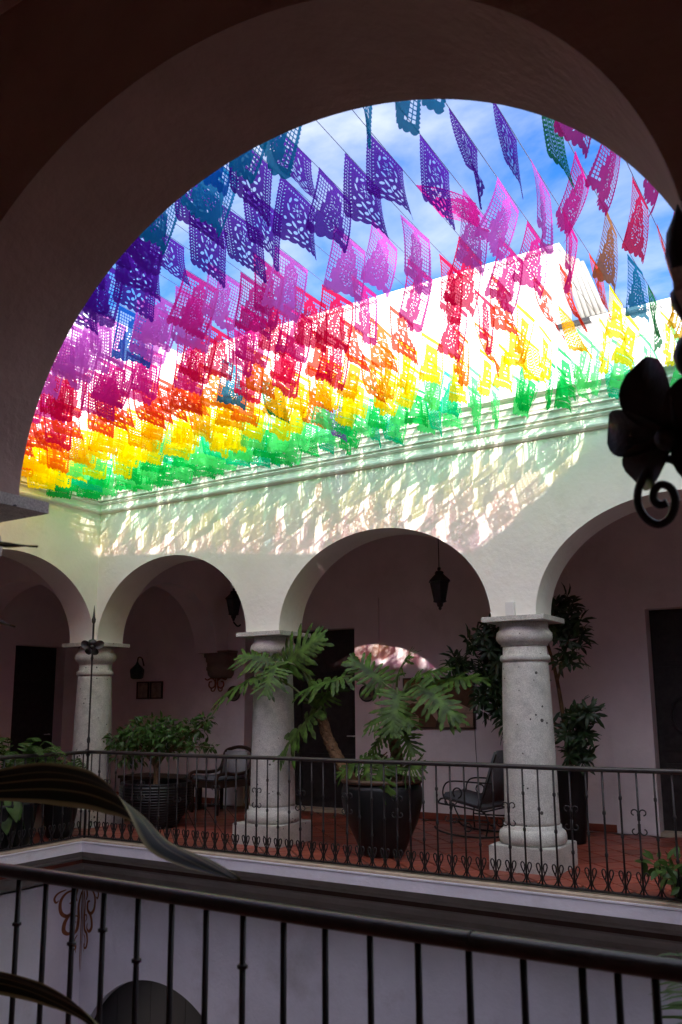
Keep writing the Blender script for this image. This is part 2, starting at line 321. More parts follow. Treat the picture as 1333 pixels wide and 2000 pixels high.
# corridor slab edges: beige sill, lilac band and dark mouldings
slab = tag(bpy.data.objects.new('balcony_slab', None), 'balcony slab edge running round the courtyard', kind='structure'); COL.objects.link(slab); WL[slab.name] = Matrix.Identity(4)
for side in 'ABDN':
    mb = MB(); ring(mb, [(.485, -.012), (.485, 0.004), (.66, 0.004), (.668, -.004), (.668, -.02)], side); mb.build('sill', M['sill'], slab)
    mb = MB(); ring(mb, [(.665, -.021), (.682, -.021), (.682, -.035), (.675, -.04), (.675, -.135), (.64, -.137)], side); mb.build('band', M['band'], slab)
    mb = MB(); ring(mb, [(.645, -.137), (.62, -.15), (.60, -.19), (.575, -.205), (.575, -.225), (.55, -.23), (.50, -.25), (.465, -.285), (.465, -.30), (.43, -.305), (.43, -.33), (.36, -.345), (.30, -.38), (.26, -.43), (.26, -.45), (.22, -.455), (.22, -.485), (.18, -.50), (.155, -.52), (.155, -.54)], side); mb.build('moulding', M['mould'], slab)
# ceilings and roofs (closed over the corridors)
def slabbox(name, x0, x1, y0, y1, z0, z1, m, kind='structure'):
    mb = MB(); mb.box(((x0+x1)/2, (y0+y1)/2, (z0+z1)/2), (x1-x0, y1-y0, z1-z0)); return tag(mb.build(name, m), name.replace('_', ' '), kind=kind)
slabbox('ceiling', -11.6, 6.2, YA+T+.002, 10.6, 3.95, 4.2, M['ceil'])
slabbox('ceiling', -11.6, XB-T-.002, -1.2, YA+T, 3.95, 4.2, M['ceil'])
slabbox('ceiling', XD+T+.002, 6.2, -1.2, YA+T, 3.95, 4.2, M['ceil'])
slabbox('ceiling', XB-T, XD+T, -1.2, YN-.462, 3.95, 4.2, M['ceil'])
# upper corridor floors
fl = slabbox('corridor_floor', -11.6, 6.2, YA-.49, 10.6, -.3, -.012, M['grout'])
slabbox('corridor_floor', -11.6, XB+.49, -1.2, YA-.49, -.3, -.012, M['tile'])
slabbox('corridor_floor', XD-.49, 6.2, -1.2, YA-.49, -.3, -.012, M['tile'])
slabbox('corridor_floor', XB+.49, XD-.49, -1.2, YN+.49, -.3, -.012, M['tile'])
slabbox('ground', -60, 60, -60, 60, -4.3, -4.0, M['ground'])
# tiles on the opposite corridor floor, laid on the diagonal
tmb = MB(); h = .1365; cbev = .006
top = [(-h+cbev, -h+cbev), (h-cbev, -h+cbev), (h-cbev, h-cbev), (-h+cbev, h-cbev)]; bot = [(-h, -h), (h, -h), (h, h), (-h, h)]
tmb.add([(x, y, .012) for x, y in top]+[(x, y, .006) for x, y in bot]+[(x, y, -.002) for x, y in bot], [(0, 1, 2, 3)]+[(4+i, 4+(i+1) % 4, (i+1) % 4, i) for i in range(4)]+[(8+i, 8+(i+1) % 4, 4+(i+1) % 4, 4+i) for i in range(4)])
tme = tmb.mesh('floor_tile', M['tile']); q = .288/math.sqrt(2); nt_ = 0
for i in range(-60, 60):
    for j in range(0, 60):
        x, y = (i-j)*q-4, (i+j)*q+4
        if -8.35 < x < -.9 and 7.145 < y < 10.12 and nt_ < 300:
            o = link('floor_tile', tme, fl, (x, y, -.012+rnd.uniform(-.001, .001)), Euler((rnd.uniform(-.004, .004), rnd.uniform(-.004, .004), math.pi/4+rnd.uniform(-.01, .01)))); nt_ += 1
            o.matrix_parent_inverse = Matrix.Identity(4)
# walls behind the corridors
def mapBack(u, w, z): return (u, 10.3+w, z)
def mapBB(u, w, z): return (-11.2-w, u, z)
D1 = (-7.10, .97, 2.54); D2 = (-1.52, .65, 2.55); D3 = (9.0, .48, 2.42)
wa = archwall('corridor_wall', 'pinkish back wall of the opposite corridor with two dark doorways', mapBack, -11.6, 6.2, -.012, 3.95, [], 0, .3, M['inner'], rects=[D1, D2])
wb = archwall('corridor_wall', 'shadowed back wall of the left corridor behind the arch', mapBB, -1.2, 10.299, -.012, 3.95, [], 0, .3, M['inner'], rects=[D3])
def surround(c, a, h, e, et, fmap, wall):
    mb = MB(); t = .03
    mb.prism([(c-a-e, -.0), (c-a, 0), (c-a, h), (c+a, h), (c+a, 0), (c+a+e, 0), (c+a+e, h+et), (c-a-e, h+et)], fmap, -t, .0005); mb.build('door_surround', M['inner'], wall, recalc=True)
surround(*D1, .39, .40, mapBack, wa); surround(*D2, .47, .47, mapBack, wa); surround(*D3, .3, .3, mapBB, wb)
def door(c, a, h, fmap, wall, oval=False):
    mb = MB(); mb.prism([(c-a-.02, -.01), (c+a+.02, -.01), (c+a+.02, h+.02), (c-a-.02, h+.02)], fmap, .19, .23); d = mb.build('door', M['door'], wall, recalc=True)
    n = 2 if a > .55 else 1
    for k in range(n):
        x0 = c-a+2*a*k/n+.07; x1 = c-a+2*a*(k+1)/n-.07
        for z0, z1 in ((.15, .78), (.92, 1.75), (1.88, h-.12)):
            if z1-z0 < .2: continue
            m = MB(); m.prism([(x0, z0), (x1, z0), (x1, z1), (x0, z1)], fmap, .165, .188)
            m.prism([(x0+.07, z0+.07), (x1-.07, z0+.07), (x1-.07, z1-.07), (x0+.07, z1-.07)], fmap, .152, .163); m.build('panel', M['door'], d, recalc=True)
    m = MB(); hx = c+a-.12 if a > .9 else c+a-.1
    m.tube([fmap(hx, .13, 1.03), fmap(hx+.0001, .18, 1.03)], .012); m.tube([fmap(hx, .13, 1.03), fmap(hx-.11, .13, 1.03)], .009); m.build('handle', M['plastic'], d)
    if oval:
        m = MB(); pts = [fmap(c-.32+.15*math.cos(t*math.pi/12), .14, 1.32+.2*math.sin(t*math.pi/12)) for t in range(25)]; m.tube(pts, .018); m.build('knocker', M['iron'], d)
    m = MB(); m.prism([(c-a, -.012), (c+a, -.012), (c+a, .035), (c-a, .035)], fmap, -.02, .3); m.build('threshold', M['sill'], wall, recalc=True)
    return d
door(*D1, mapBack, wa); door(*D2, mapBack, wa, True); door(*D3, mapBB, wb)
def skirt(segs, fmap, wall):
    for u0, u1 in segs:
        m = MB(); m.prism([(u0, 0), (u1, 0), (u1, .085), (u0, .085)], fmap, -.016, -.0005); m.build('skirting', M['tile'], wall, recalc=True)
skirt([(-11.19, -8.47), (-5.73, -2.65), (-.39, 6)], mapBack, wa); skirt([(-1, 8.2), (9.8, 10.28)], mapBB, wb)
# arches across the corridors at the far left corner
archwall('transverse_arch_wall', 'dim arch crossing the corridor beside the corner column', lambda u, w, z: (XB-w, u, z), YA+T+.001, 10.299, SPR-.02, 3.949, [((YA+T+10.0)/2, (10.0-YA-T)/2, .95, SPR-.02)], .003, T-.003, M['inner'])
archwall('transverse_arch_wall', 'darkest arch, seen through the left arch at the picture edge', lambda u, w, z: (u, YA+w, z), -11.199, -8.851, SPR-.02, 3.949, [(-10.02, 1.165, .95, SPR-.02)], .003, T-.003, M['inner'])
# rest of the corridor shells (behind and beside the camera)
for nm, lb, x0, x1, y0, y1 in (('corridor_wall', 'wall behind the near arcade, its plaster darkened for shade', -11.2, 6.2, -1.2, -.9), ('corridor_wall', 'end wall of the corridor at the right side', 5.9, 6.2, -.899, 10.299)):
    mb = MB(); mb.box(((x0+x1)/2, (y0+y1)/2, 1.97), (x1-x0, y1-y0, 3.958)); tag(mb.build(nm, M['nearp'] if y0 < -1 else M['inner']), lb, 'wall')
# lower storey
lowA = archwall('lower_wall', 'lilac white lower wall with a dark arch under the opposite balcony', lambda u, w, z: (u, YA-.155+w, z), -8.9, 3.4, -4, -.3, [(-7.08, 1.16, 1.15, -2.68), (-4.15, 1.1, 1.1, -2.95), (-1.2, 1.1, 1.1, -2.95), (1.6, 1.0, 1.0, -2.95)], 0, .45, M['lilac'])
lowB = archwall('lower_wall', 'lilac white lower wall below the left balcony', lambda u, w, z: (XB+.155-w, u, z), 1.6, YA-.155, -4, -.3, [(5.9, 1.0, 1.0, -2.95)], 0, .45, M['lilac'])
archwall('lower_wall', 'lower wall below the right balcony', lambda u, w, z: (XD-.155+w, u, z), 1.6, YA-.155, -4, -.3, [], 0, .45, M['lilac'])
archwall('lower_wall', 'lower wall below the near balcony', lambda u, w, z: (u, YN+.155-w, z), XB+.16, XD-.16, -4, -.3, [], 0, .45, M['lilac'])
infill = tag(bpy.data.objects.new('dark_infill', None), 'added dark infill of the lower arch, standing in for its shade', 'infill'); COL.objects.link(infill); infill.location = (-7.08, YA+.3, -4); WL[infill.name] = Matrix.Translation(infill.location)  # dark boards added so the arch reads black where shade lies
for k in range(9):
    u0 = -8.24+k*.2578; u1 = u0+.25; q = max(abs(u0+7.08), abs(u1+7.08)); zt_ = -2.68+math.sqrt(max(0, 1.16**2-min(1.15, min(abs(u0+7.08), abs(u1+7.08)))**2))
    m = MB(); m.box(((u0+u1)/2, YA-.03+.004*(k % 2), (-4+zt_+.05)/2), (.25, .05, zt_+4.05)); m.build('infill_strip', M['ink'], infill)
mb = MB(); mb.box((-2.7, 10.45, -2.15), (17.8, .3, 3.7)); mb.box((-11.45, 4.6, -2.15), (.3, 11.4, 3.7)); tag(mb.build('lower_wall', M['inner']), 'dark inner wall of the ground floor passage behind the lower arch', 'wall')
# upper storeys set back on the roofs
def wallbox(name, label, x0, x1, y0, y1, z0, z1, m):
    mb = MB(); mb.box(((x0+x1)/2, (y0+y1)/2, (z0+z1)/2), (x1-x0, y1-y0, z1-z0)); return tag(mb.build(name, m), label, 'wall')
ua = wallbox('upper_wall', 'tall sunlit white wall rising behind the long arcade', -9.6, -2.87, 10.0, 10.45, 4.2, 7.20, M['upper'])
mb = MB(); mb.box((-6.235, 10.2, 7.225), (6.80, .52, .045)); mb.build('coping', M['upper'], ua)
ur = wallbox('upper_wall', 'lower white roof wall to the right of the tall one', -2.868, 6, 10.05, 10.4, 4.2, 6.12, M['upper'])
mb = MB(); mb.box((1.566, 10.2, 6.142), (8.86, .48, .04)); mb.box((1.566, 10.03, 5.83), (8.86, .05, .03)); mb.build('coping', M['upper'], ur)
ub = wallbox('upper_wall', 'white wall of the upper storey above the left arcade', -9.7, -9.25, 1.0, 9.99, 4.2, 7.25, M['upper'])
for i in range(3):
    mb = MB(); x = (-6.05, -5.0, -3.02)[i]; mb.lathe([(.05, 0), (.055, .05), (.03, .06), (.03, .1), (.012, .13)], (x, 10.12, 7.248), 10); tag(mb.build('roof_lamp', M['iron']), ('small dark lamp on the white wall top, above the crimson flags', 'dark lamp on the white wall top between red flags', 'dark lamp at the right end of the tall white wall')[i], 'lamp', 'small dark lamps along the roof wall')
aw = thing('roof_awning', 'grey corrugated sheet leaning on the end of the tall white wall', 'awning', (-2.66, 10.0, 6.15))
for i in range(5):
    mb = MB(); mb.tube([(-2.82+.06*i, 9.98, 7.12-.05*i), (-2.60+.065*i, 9.98, 6.17)], .034, 8); mb.build('slat', M['awn'], aw)
mb = MB(); mb.box((-2.72, 9.97, 6.13), (.42, .1, .04)); mb.build('gutter', M['iron'], aw)
# unseen wall added on the near roof, outline shaped to edge the sunlit zone
YP = 1.62; ka, kb = SUN.x/-SUN.y, SUN.z/-SUN.y
EDGE = []
for X, Y, Z in ((XB, 6.3, 4.32), (XB, 6.763, 3.93), (XB, 7.055, 3.69), (XB, 7.53, 3.42), (-8.2, YA, 3.40), (-6.77, YA, 3.29), (-5.55, YA, 3.15), (-3.2, YA, 2.93), (-2.68, YA, 3.23), (-2.13, YA, 3.66), (-1.74, YA, 3.95), (-.75, YA, 4.72)):
    EDGE.append((X+ka*(Y-YP), Z+kb*(Y-YP)))
pz = [(-9.6, EDGE[0][1])]+EDGE+[(6.2, EDGE[-1][1])]
mb = MB(); mb.prism([(-9.6, 4.2)]+[(6.2, 4.2)]+pz[::-1], lambda u, w, z: (u, YP-w, z), 0, .3)
tag(mb.build('added_shadow_wall', M['upper'], None, recalc=True), 'unseen wall added above the near arches to shape the sunlit zone', 'wall')
# ------------------------------------------------------------------ columns
def make_column(label, loc):
    t = local(thing('stone_column', label, 'column', loc, 'stone columns of the courtyard arcades'))
    def part(n, f): mb = MB(); f(mb); return mb.build(n, M['stone'], t)
    part('plinth', lambda m: (m.box((0, 0, .105), (.62, .62, .21)), m.box((0, 0, .106), (.606, .606, .222))))
    part('base', lambda m: m.lathe([(.27, .215), (.295, .225), (.306, .255), (.308, .285), (.298, .325), (.27, .348), (.262, .353), (.262, .384), (.252, .388)], n=40))
    part('shaft', lambda m: m.lathe([(.252, .386), (.249, .42), (.245, .7), (.238, 1.1), (.228, 1.5), (.216, 1.82), (.213, 1.862)], n=40))
    part('neck_ring', lambda m: m.lathe([(.213, 1.86), (.228, 1.868), (.236, 1.885), (.236, 1.905), (.226, 1.925), (.208, 1.93), (.206, 2.012)], n=40))
    part('capital', lambda m: m.lathe([(.206, 2.01), (.222, 2.014), (.222, 2.03), (.24, 2.04), (.262, 2.07), (.266, 2.10), (.258, 2.14), (.232, 2.17), (.228, 2.19), (.232, 2.236)], n=40))
    part('abacus', lambda m: m.box((0, 0, 2.258), (.61, .61, .045)))
    return t
c0 = make_column('pitted grey stone column nearest in the opposite arcade, tall plant behind it', (-2.78, 7.825, 0))
for lb, x, y in (('grey stone column half hidden by the spreading philodendron', -5.74, 7.825), ('grey stone column in the far corner with an iron flower before it', -8.63, 7.825), ('stone column at the right of the opposite arcade, outside the flower', .17, 7.825),
                 ('stone column in the far right corner', 3.12, 7.825), ('stone column of the left arcade before the corner', -8.63, 4.88), ('dark stone column carrying the left foot of the near arch', -3.005, 1.87), ('stone column at the right foot of the near arch', .065, 1.87),
                 ('stone column of the near arcade further left', -5.715, 1.87), ('stone column in the near left corner', -8.63, 1.87), ('stone column in the near right corner', 3.0, 1.87)):
    copytree(c0, (x, y, 0), lb)
# ------------------------------------------------------------------ railings
def bal_mesh(v):
    mb = MB(); z0, z1 = .012, .952; kn = (.62, .30) if v == 0 else (.74, .45)
    prof = [(.0085, z0)]
    for k in sorted(kn): prof += [(.0085, k-.018), (.014, k-.008), (.014, k+.008), (.0085, k+.018)]
    prof.append((.0085, z1)); mb.lathe(prof, n=6); return mb.mesh('baluster', M['iron'])
BAL = [bal_mesh(0), bal_mesh(1)]
PL = MB(); PL.lathe([(.0085, .012), (.0085, .952)], n=8); PLAIN = PL.mesh('baluster', M['iron'])
def heart_mesh(sp):
    mb = MB(); h = sp/2; pts = []
    # from the curl beside one baluster down round the bottom and up to the next curl, in the (x, z) plane
    lobe = [(-h+.020, .105), (-h+.013, .145), (-h+.021, .176), (-h+.038, .178), (-h+.045, .156), (-h+.033, .120), (-h+.015, .086), (-h+.010, .060), (-h+.022, .034), (-h*.45, .018), (0, .014)]
    pts = lobe+[(-x, z) for x, z in lobe[::-1][1:]]
    mb.tube(spline([(x, 0, z) for x, z in pts], 2), .0062, 5); return mb.mesh('bottom_scroll', M['iron'])
def orn_mesh():
    mb = MB()
    for s in (-1, 1):
        for d in (-1, 1):
            pts = [(s*.007, 0, .565+d*.012)]
            pts += [(s*(.033+.027*math.cos(a)*(1-.25*k/9)), 0, .565+d*(.07+.026*math.sin(a)*(1-.25*k/9))) for k, a in ((k, math.pi*1.0-k*math.pi*1.45/9) for k in range(10))]
            mb.tube(pts, .0055, 5)
    return mb.mesh('double_scroll', M['iron'])
ORN = orn_mesh()
def railing(label, a, b, n, hearts=True, hr=.024, corner=None, phase=2, bars=None):
    a, b = Vector(a), Vector(b); d = (b-a); L = d.length; sp = L/n; d.normalize(); rz = math.atan2(d.y, d.x)
    t = local(thing('iron_railing', label, 'railing', a, None, rz))
    mb = MB(); xs = [L*i/24 for i in range(25)]
    mb.tube([(x, 0, .955+.002*math.sin(x*3)) for x in xs], hr, 12, flat=.85); mb.build('handrail', M['ironh'], t)
    mb = MB(); mb.box((L/2, 0, .012+.011), (L, .03, .016)); mb.build('bottom_rail', M['iron'], t)
    H = heart_mesh(sp) if hearts else None
    for i, x in enumerate(bars if bars else [sp*(k+.5) for k in range(n)]):
        o = link('baluster', BAL[i % 2] if hearts else PLAIN, t, (x, 0, 0), Euler((0, 0, rnd.uniform(-.5, .5)))); 
        if hearts:
            if i < n-1: link('bottom_scroll', H, t, (x+sp/2, 0, .012))
            if i % 4 == phase: link('double_scroll', ORN, t, (x, 0, 0))
    return t
railing('long black iron railing along the opposite terracotta corridor', (-7.78, 7.0, 0), (2.27, 7.0, 0), 76, phase=2)
railing('shorter black iron railing along the left corridor, ferns behind it', (-7.78, 2.9, 0), (-7.78, 7.0, 0), 31, phase=0)
nb = [-2.663, -2.534, -2.405, -2.275, -2.147, -2.016, -1.875, -1.744, -1.617, -1.489, -1.356, -1.228, -1.098, -.968, -.839, -.71, -.58, -.506, -.431]
rl = railing('close dark railing with a thick round handrail in the foreground', (-2.74, 1.9, 0), (-.27, 1.9, 0), 19, hearts=False, hr=.0255, bars=[x+2.74 for x in nb])
mb = MB(); mb.tube([(1.905, 0, .955), (1.911, 0, .955)], 0.027, 12, flat=.85); mb.build('rail_joint', M['iron'], rl)
rings = MB(); rings.lathe([(.009, -.006), (.0145, -.004), (.0145, .004), (.009, .006)], n=10); rme = rings.mesh('knuckle', M['iron'])
for x, z in ((-2.405, .80), (-2.147, .775), (-2.016, .83), (-1.875, .765), (-1.489, .805), (-.968, .66)): link('knuckle', rme, rl, (x+2.74, 0, z))
# corner posts with an iron flower
def post(label, loc, az0, scroll, kind):
    t = local(thing('iron_flower_post', label, 'iron post', loc, 'iron flower posts'))
    mb = MB(); prof = [(.014, 0), (.014, .9), (.024, .92), (.024, .94), (.011, .97), (.011, 1.05), (.020, 1.07), (.020, 1.10), (.010, 1.13), (.010, 2.0), (.018, 2.03), (.012, 2.06), (.012, 2.44), (.022, 2.46), (.025, 2.49), (.015, 2.52), (.009, 2.58), (.004, 2.64), (.001, 2.66)]
    if kind == 'near': prof = [(.014, 0), (.014, 1.75), (.020, 1.77), (.020, 1.80), (.012, 1.83), (.012, 2.2)]
    mb.lathe(prof, n=8); mb.build('shaft', M['iron'], t)
    if kind == 'near':
        mb = MB(); mb.lathe([(.012, 2.18), (.03, 2.21), (.036, 2.24), (.026, 2.27), (.012, 2.285), (.012, 2.32), (.03, 2.36), (.032, 2.385), (.02, 2.40), (.026, 2.43), (.036, 2.48), (.030, 2.53), (.012, 2.57), (.001, 2.60)], n=14); mb.build('bud', M['iron'], t)
        ax, ctr, sc_ = Vector((-.38, -.86, -.34)), Vector((-.045, -.03, 2.050)), 1.08; angs = [(96, 1.0, .98), (157, .92, .82), (213, .80, .74), (318, .8, .8), (32, .95, .9)]
    else: ax, ctr, sc_ = Vector((.66, -.72, -.2)), Vector((.03, -.03, 2.165)), .86; angs = [(90, .62, 1.0), (160, .95, .95), (20, .95, .95), (232, .75, .8), (300, .75, .8)]
    ax.normalize(); ex = Vector((0, 0, 1)).cross(ax).normalized(); ez = ax.cross(ex)
    for an, kl, kw in angs:
        a = math.radians(an); d = ex*math.cos(a)+ez*math.sin(a); sd = ax.cross(d); mb = MB(); nu, nv = 10, 8; ln, wd = .170*kl*sc_, .118*kw*sc_; K = (nu+1)*(nv+1)
        for side in (0, 1):
            for i in range(nu+1):
                s_ = i/nu; w = wd*(.22+.78*math.sin(math.pi*.5*min(1, s_/.6)))*(1 if s_ < .6 else math.sqrt(max(.012, 1-((s_-.6)/.4)**2)))
                for j in range(nv+1):
                    v = -1+2*j/nv; p = ctr+d*ln*s_+sd*(v*w/2)+ax*(.030*math.sin(s_*2.6)+.022*v*v*w/wd-side*.004-.03*s_*s_); mb.v.append(tuple(p))
            for i in range(nu):
                for j in range(nv):
                    q = side*K+i*(nv+1)+j; f = (q, q+1, q+nv+2, q+nv+1); mb.face(f if side == 0 else f[::-1], True)
        mb.build('petal', M['iron'], t)
    mb = MB(); c2 = ctr+ax*.012; R3 = ax.to_track_quat('Z', 'Y').to_matrix(); mb.lathe([(.001, .035), (.018, .03), (.026, .015), (.022, -.01), (.005, -.03)], n=12); mb.v = [tuple(R3 @ Vector(p)+c2) for p in mb.v]; mb.build('flower_heart', M['iron'], t)
    if scroll:
        mb = MB(); pts = [(x, 0, z) for x, z in ((0, 1.89), (-.02, 1.955), (-.04, 1.995), (-.066, 2.012), (-.10, 1.998), (-.126, 1.96), (-.132, 1.92), (-.117, 1.885), (-.092, 1.868), (-.067, 1.880), (-.054, 1.912), (-.060, 1.943), (-.079, 1.956), (-.095, 1.945), (-.098, 1.924), (-.086, 1.911), (-.07, 1.914))]
        mb.tube(spline(pts, 4), .0092, 8); mb.build('scroll', M['iron'], t)
        mb = MB(); mb.tube(spline([(.0, 0, 1.86), (.0, 0, 1.93), (-.012, -.01, 1.985), (-.018, -.03, 2.03)], 4), .008, 8); mb.build('stalk', M['iron'], t)
    return t
post('slim spiked iron post with a small flower in the far corner', (-7.78, 7.0, 0), math.radians(-58), False, 'far')
post('close black iron post with big flower petals and a curled scroll', (-.268, 1.9, 0), 0, True, 'near')
# ------------------------------------------------------------------ cut-paper flags
FW, FH = .41, .41
def ngon(cx, cy, rx, ry, n=8, rot=0): return [(cx+rx*math.cos(a)*math.cos(rot)-ry*math.sin(a)*math.sin(rot), cy+rx*math.cos(a)*math.sin(rot)+ry*math.sin(a)*math.cos(rot)) for a in (2*math.pi*k/n for k in range(n))]
def outline(ns=8, deep=.018, side=.006, r=None):
    pts = [(0, 0), (FW, 0)]; n = 16
    for i in range(n): y = FH*(i+1)/n; pts += [(FW+side, -(y-FH/n*.5)), (FW-.002, -y)]
    for i in range(ns):
        x1 = FW-FW*i/ns; w = FW/ns; dd = deep*(1 if not r else r.uniform(.6, 1.4))
        for k in (1, 2, 3): pts.append((x1-w*(.25*k), -FH-dd*(.75 if k != 2 else 1)))
        pts.append((x1-w, -FH))
    pts[-1] = (0.002, -FH)
    for i in range(n): y = FH-FH*i/n; pts += [(-side, -(y-FH/n*.5)), (.002 if i < n-1 else 0, -(y-FH/n))]
    return pts[:-1]
def lattice(x0, x1, y0, y1, nx, ny, bar, skip=None):
    hs = []; dx = (x1-x0)/nx; dy = (y1-y0)/ny
    for i in range(nx):
        for j in range(ny):
            a, b, c, d = x0+i*dx+bar/2, x0+(i+1)*dx-bar/2, y0+j*dy+bar/2, y0+(j+1)*dy-bar/2
            if skip and skip((a+b)/2, (c+d)/2): continue
            hs.append([(a, -c), (b, -c), (b, -d), (a, -d)])
    return hs
def burst(cx, cy, r0, r1, n, w, h0=0):
    hs = []
    for k in range(n):
        a = 2*math.pi*k/n+h0; hs.append(ngon(cx+(r0+r1)/2*math.cos(a), -(cy+(r0+r1)/2*math.sin(a)), (r1-r0)/2, w, 6, -a))
    return hs
def design(kind, r):
    hs = []
    if kind == 0:     # purple: leaf columns at the sides, flower and hearts in the middle
        for sx in (0, 1):
            for c, (dx, n) in enumerate(((.020, 17), (.041, 17), (.070, 14))):
                for i in range(n):
                    x = dx if sx == 0 else FW-dx; y = .035+i*(FH-.05)/n
                    hs.append(ngon(x, -y, .0092, .0031, 6, (.7 if (c % 2 == 0) == (sx == 0) else -.7)))
        hs += [ngon(.205+.085*math.cos(a), -(.14+.075*math.sin(a)), .024, .0095, 8, -a+1.35) for a in (k*math.pi/4+.2 for k in range(8))]
        hs += burst(.205, .14, .018, .048, 12, .0036) + [ngon(.205, -.14, .010, .010, 8)]
        for s in (-1, 1):
            for (dx, y, rx, ry, ro) in ((.030, .262, .028, .012, .9), (.075, .285, .026, .011, -.5), (.028, .325, .020, .013, -.6), (.072, .34, .019, .009, .7), (.105, .245, .012, .012, 0), (.03, .375, .022, .008, .2), (.088, .388, .014, .007, 0)):
                hs.append(ngon(.205+s*dx, -y, rx, ry, 8, ro*s))
        hs += [ngon(.205, -.295, .007, .022, 8), ngon(.205, -.235, .011, .009, 8)]
        for i in range(9): hs.append(ngon(.105+i*.025, -.035, .0075, .006, 6))
    elif kind == 1:   # pink and magenta: lattice bands and a solid figure
        body = lambda x, y: ((x-.205)/.095)**2+((y-.21)/.17)**2 < 1 or ((x-.205)/.14)**2+((y-.30)/.075)**2 < 1
        hs += lattice(.018, FW-.018, .035, FH-.045, 14, 13, .0074, body)
        for i in range(90):
            a = r.uniform(0, 6.28); q = r.uniform(.1, .92)**.6; x = .205+(.075*q)*math.cos(a); y = .225+.15*q*math.sin(a)
            hs.append(ngon(x, -y, r.uniform(.007, .013), r.uniform(.0022, .0034), 6, r.uniform(0, 3.1)))
    elif kind == 2:   # orange: sunbursts
        B = ((.12, .29, .075), (.30, .31, .07), (.205, .13, .07))
        nb = lambda x, y: any((x-a)**2+(y-b)**2 < (c+.022)**2 for a, b, c in B)
        hs += lattice(.018, FW-.018, .035, FH-.04, 14, 13, .0078, nb)
        for a, b, c in B: hs += burst(a, b, .024, c-.004, 16, .0046)+burst(a, b, .006, .018, 6, .0035)
    elif kind == 3:   # yellow and green: open lattice round a solid mask
        body = lambda x, y: abs(x-.205) < .095 and .08 < y < .36 or abs(x-.205) < .15 and .30 < y < .38
        hs += lattice(.016, FW-.016, .032, FH-.03, 13, 13, .0082, body)
        hs += [ngon(.17, -.16, .016, .011, 8), ngon(.24, -.16, .016, .011, 8), ngon(.205, -.205, .007, .013, 6), ngon(.205, -.25, .04, .008, 8), ngon(.205, -.285, .028, .006, 8)]
        hs += [ngon(.10+.03*i, -.345, .010, .006, 6) for i in range(8)]
    else:             # vertical leaf sprays
        for i in range(7):
            for j in range(11):
                hs.append(ngon(.04+i*.055, -(.045+j*.032), .0165, .0052, 6, .75 if i % 2 else -.75))
        for i in range(6):
            for j in range(12): hs.append(ngon(.0675+i*.055, -(.04+j*.0295), .0036, .0095, 6))
    # drop holes that touch each other
    keep = []
    def bb(p): xs = [a for a, b in p]; ys = [b for a, b in p]; return min(xs), max(xs), min(ys), max(ys)
    for p in hs:
        a = bb(p); mgn = .0022
        if a[0] < .006 or a[1] > FW-.006 or a[3] > -.016 or a[2] < -FH+.006: continue
        if any(a[0]-mgn < b[1] and a[1]+mgn > b[0] and a[2]-mgn < b[3] and a[3]+mgn > b[2] for b in keep): continue
        keep.append(a); 
        yield p
def flagmesh(kind, bend, seed):
    r = random.Random(seed); out = outline(r=r, ns=r.choice((7, 8, 9))); vs = [Vector(p) for p in out]; faces = [list(range(len(out)))]
    for p in design(kind, r):
        n0 = len(vs); vs += [Vector(q) for q in p]; faces.append(list(range(n0, n0+len(p))))
    for i in range(1, 10):
        for j in range(1, 10): vs.append(Vector((FW*i/10+.0013, -FH*j/10+.0007)))
    def ccw(ids):
        ar = sum(vs[ids[i]].x*vs[ids[(i+1) % len(ids)]].y-vs[ids[(i+1) % len(ids)]].x*vs[ids[i]].y for i in range(len(ids)))
        return ids if ar > 0 else ids[::-1]
    V, E_, F, ov, oe, of = delaunay_2d_cdt(vs, [], [ccw(q) for q in faces], 0, 1e-5)
    a, b, c, d, e = bend
    pts = []
    for p in V:
        x, y = p.x, -p.y; s = max(0, y/FH)
        o = a*s*s+b*math.sin(math.pi*(x/FW)*1.6+e)*s+c*math.sin(2.6*math.pi*x/FW+2.2*s+e*2)*s**1.3*.6
        x2 = FW/2+(x-FW/2)*(1-abs(d)*s*.35)+d*.16*s*s*FW
        lift = d*.10*s*(x/FW-.5)
        pts.append((o*.95, (x2-FW/2)*.90, (-(y-abs(a)*.3*s*s)+lift*.6)*.90))
    fs = [f for f, q in zip(F, of) if q == [0]]
    me = bpy.data.meshes.new('paper_flag'); me.from_pydata(pts, [], [tuple(f) for f in fs])
    for p in me.polygons: p.use_smooth = True
    me.materials.append(None); me.update(); return me
BENDS = [(.03, .015, .012, .05, 0), (-.05, .03, .02, .12, 1.3), (.09, -.02, .025, -.10, 2.4), (-.02, .045, .03, .20, .7), (.05, -.05, .02, .02, 3.3), (-.09, .02, .035, -.18, 5.0)]
FM = {k: [flagmesh(k, BENDS[(i*2+k) % 6], 31*k+i) for i in range(4)] for k in range(5)}
PC = {'teal': '1280a8', 'purple': '6420a6', 'lilac pink': 'd765cb', 'magenta': 'cf2388', 'crimson': 'd8104e', 'orange red': 'e2421f', 'orange': 'f2780f', 'yellow': 'ffe600', 'golden yellow': 'e8ae00', 'light green': '62ea8c', 'green': '10c25c',
      'sea green': '14caa0', 'blue': '0f62bd', 'dark green': '187a3c', 'ochre brown': 'a8763c', 'violet': '9a63d6'}
PM = {k: papermat('paper_'+k.replace(' ', '_'), v) for k, v in PC.items()}
KIND = {'teal': 1, 'purple': 0, 'lilac pink': 1, 'magenta': 1, 'crimson': 1, 'orange red': 2, 'orange': 2, 'yellow': 3, 'golden yellow': 3, 'light green': 3, 'green': 3, 'sea green': 4, 'blue': 1, 'dark green': 4, 'ochre brown': 1, 'violet': 0}
ZS = 4.43
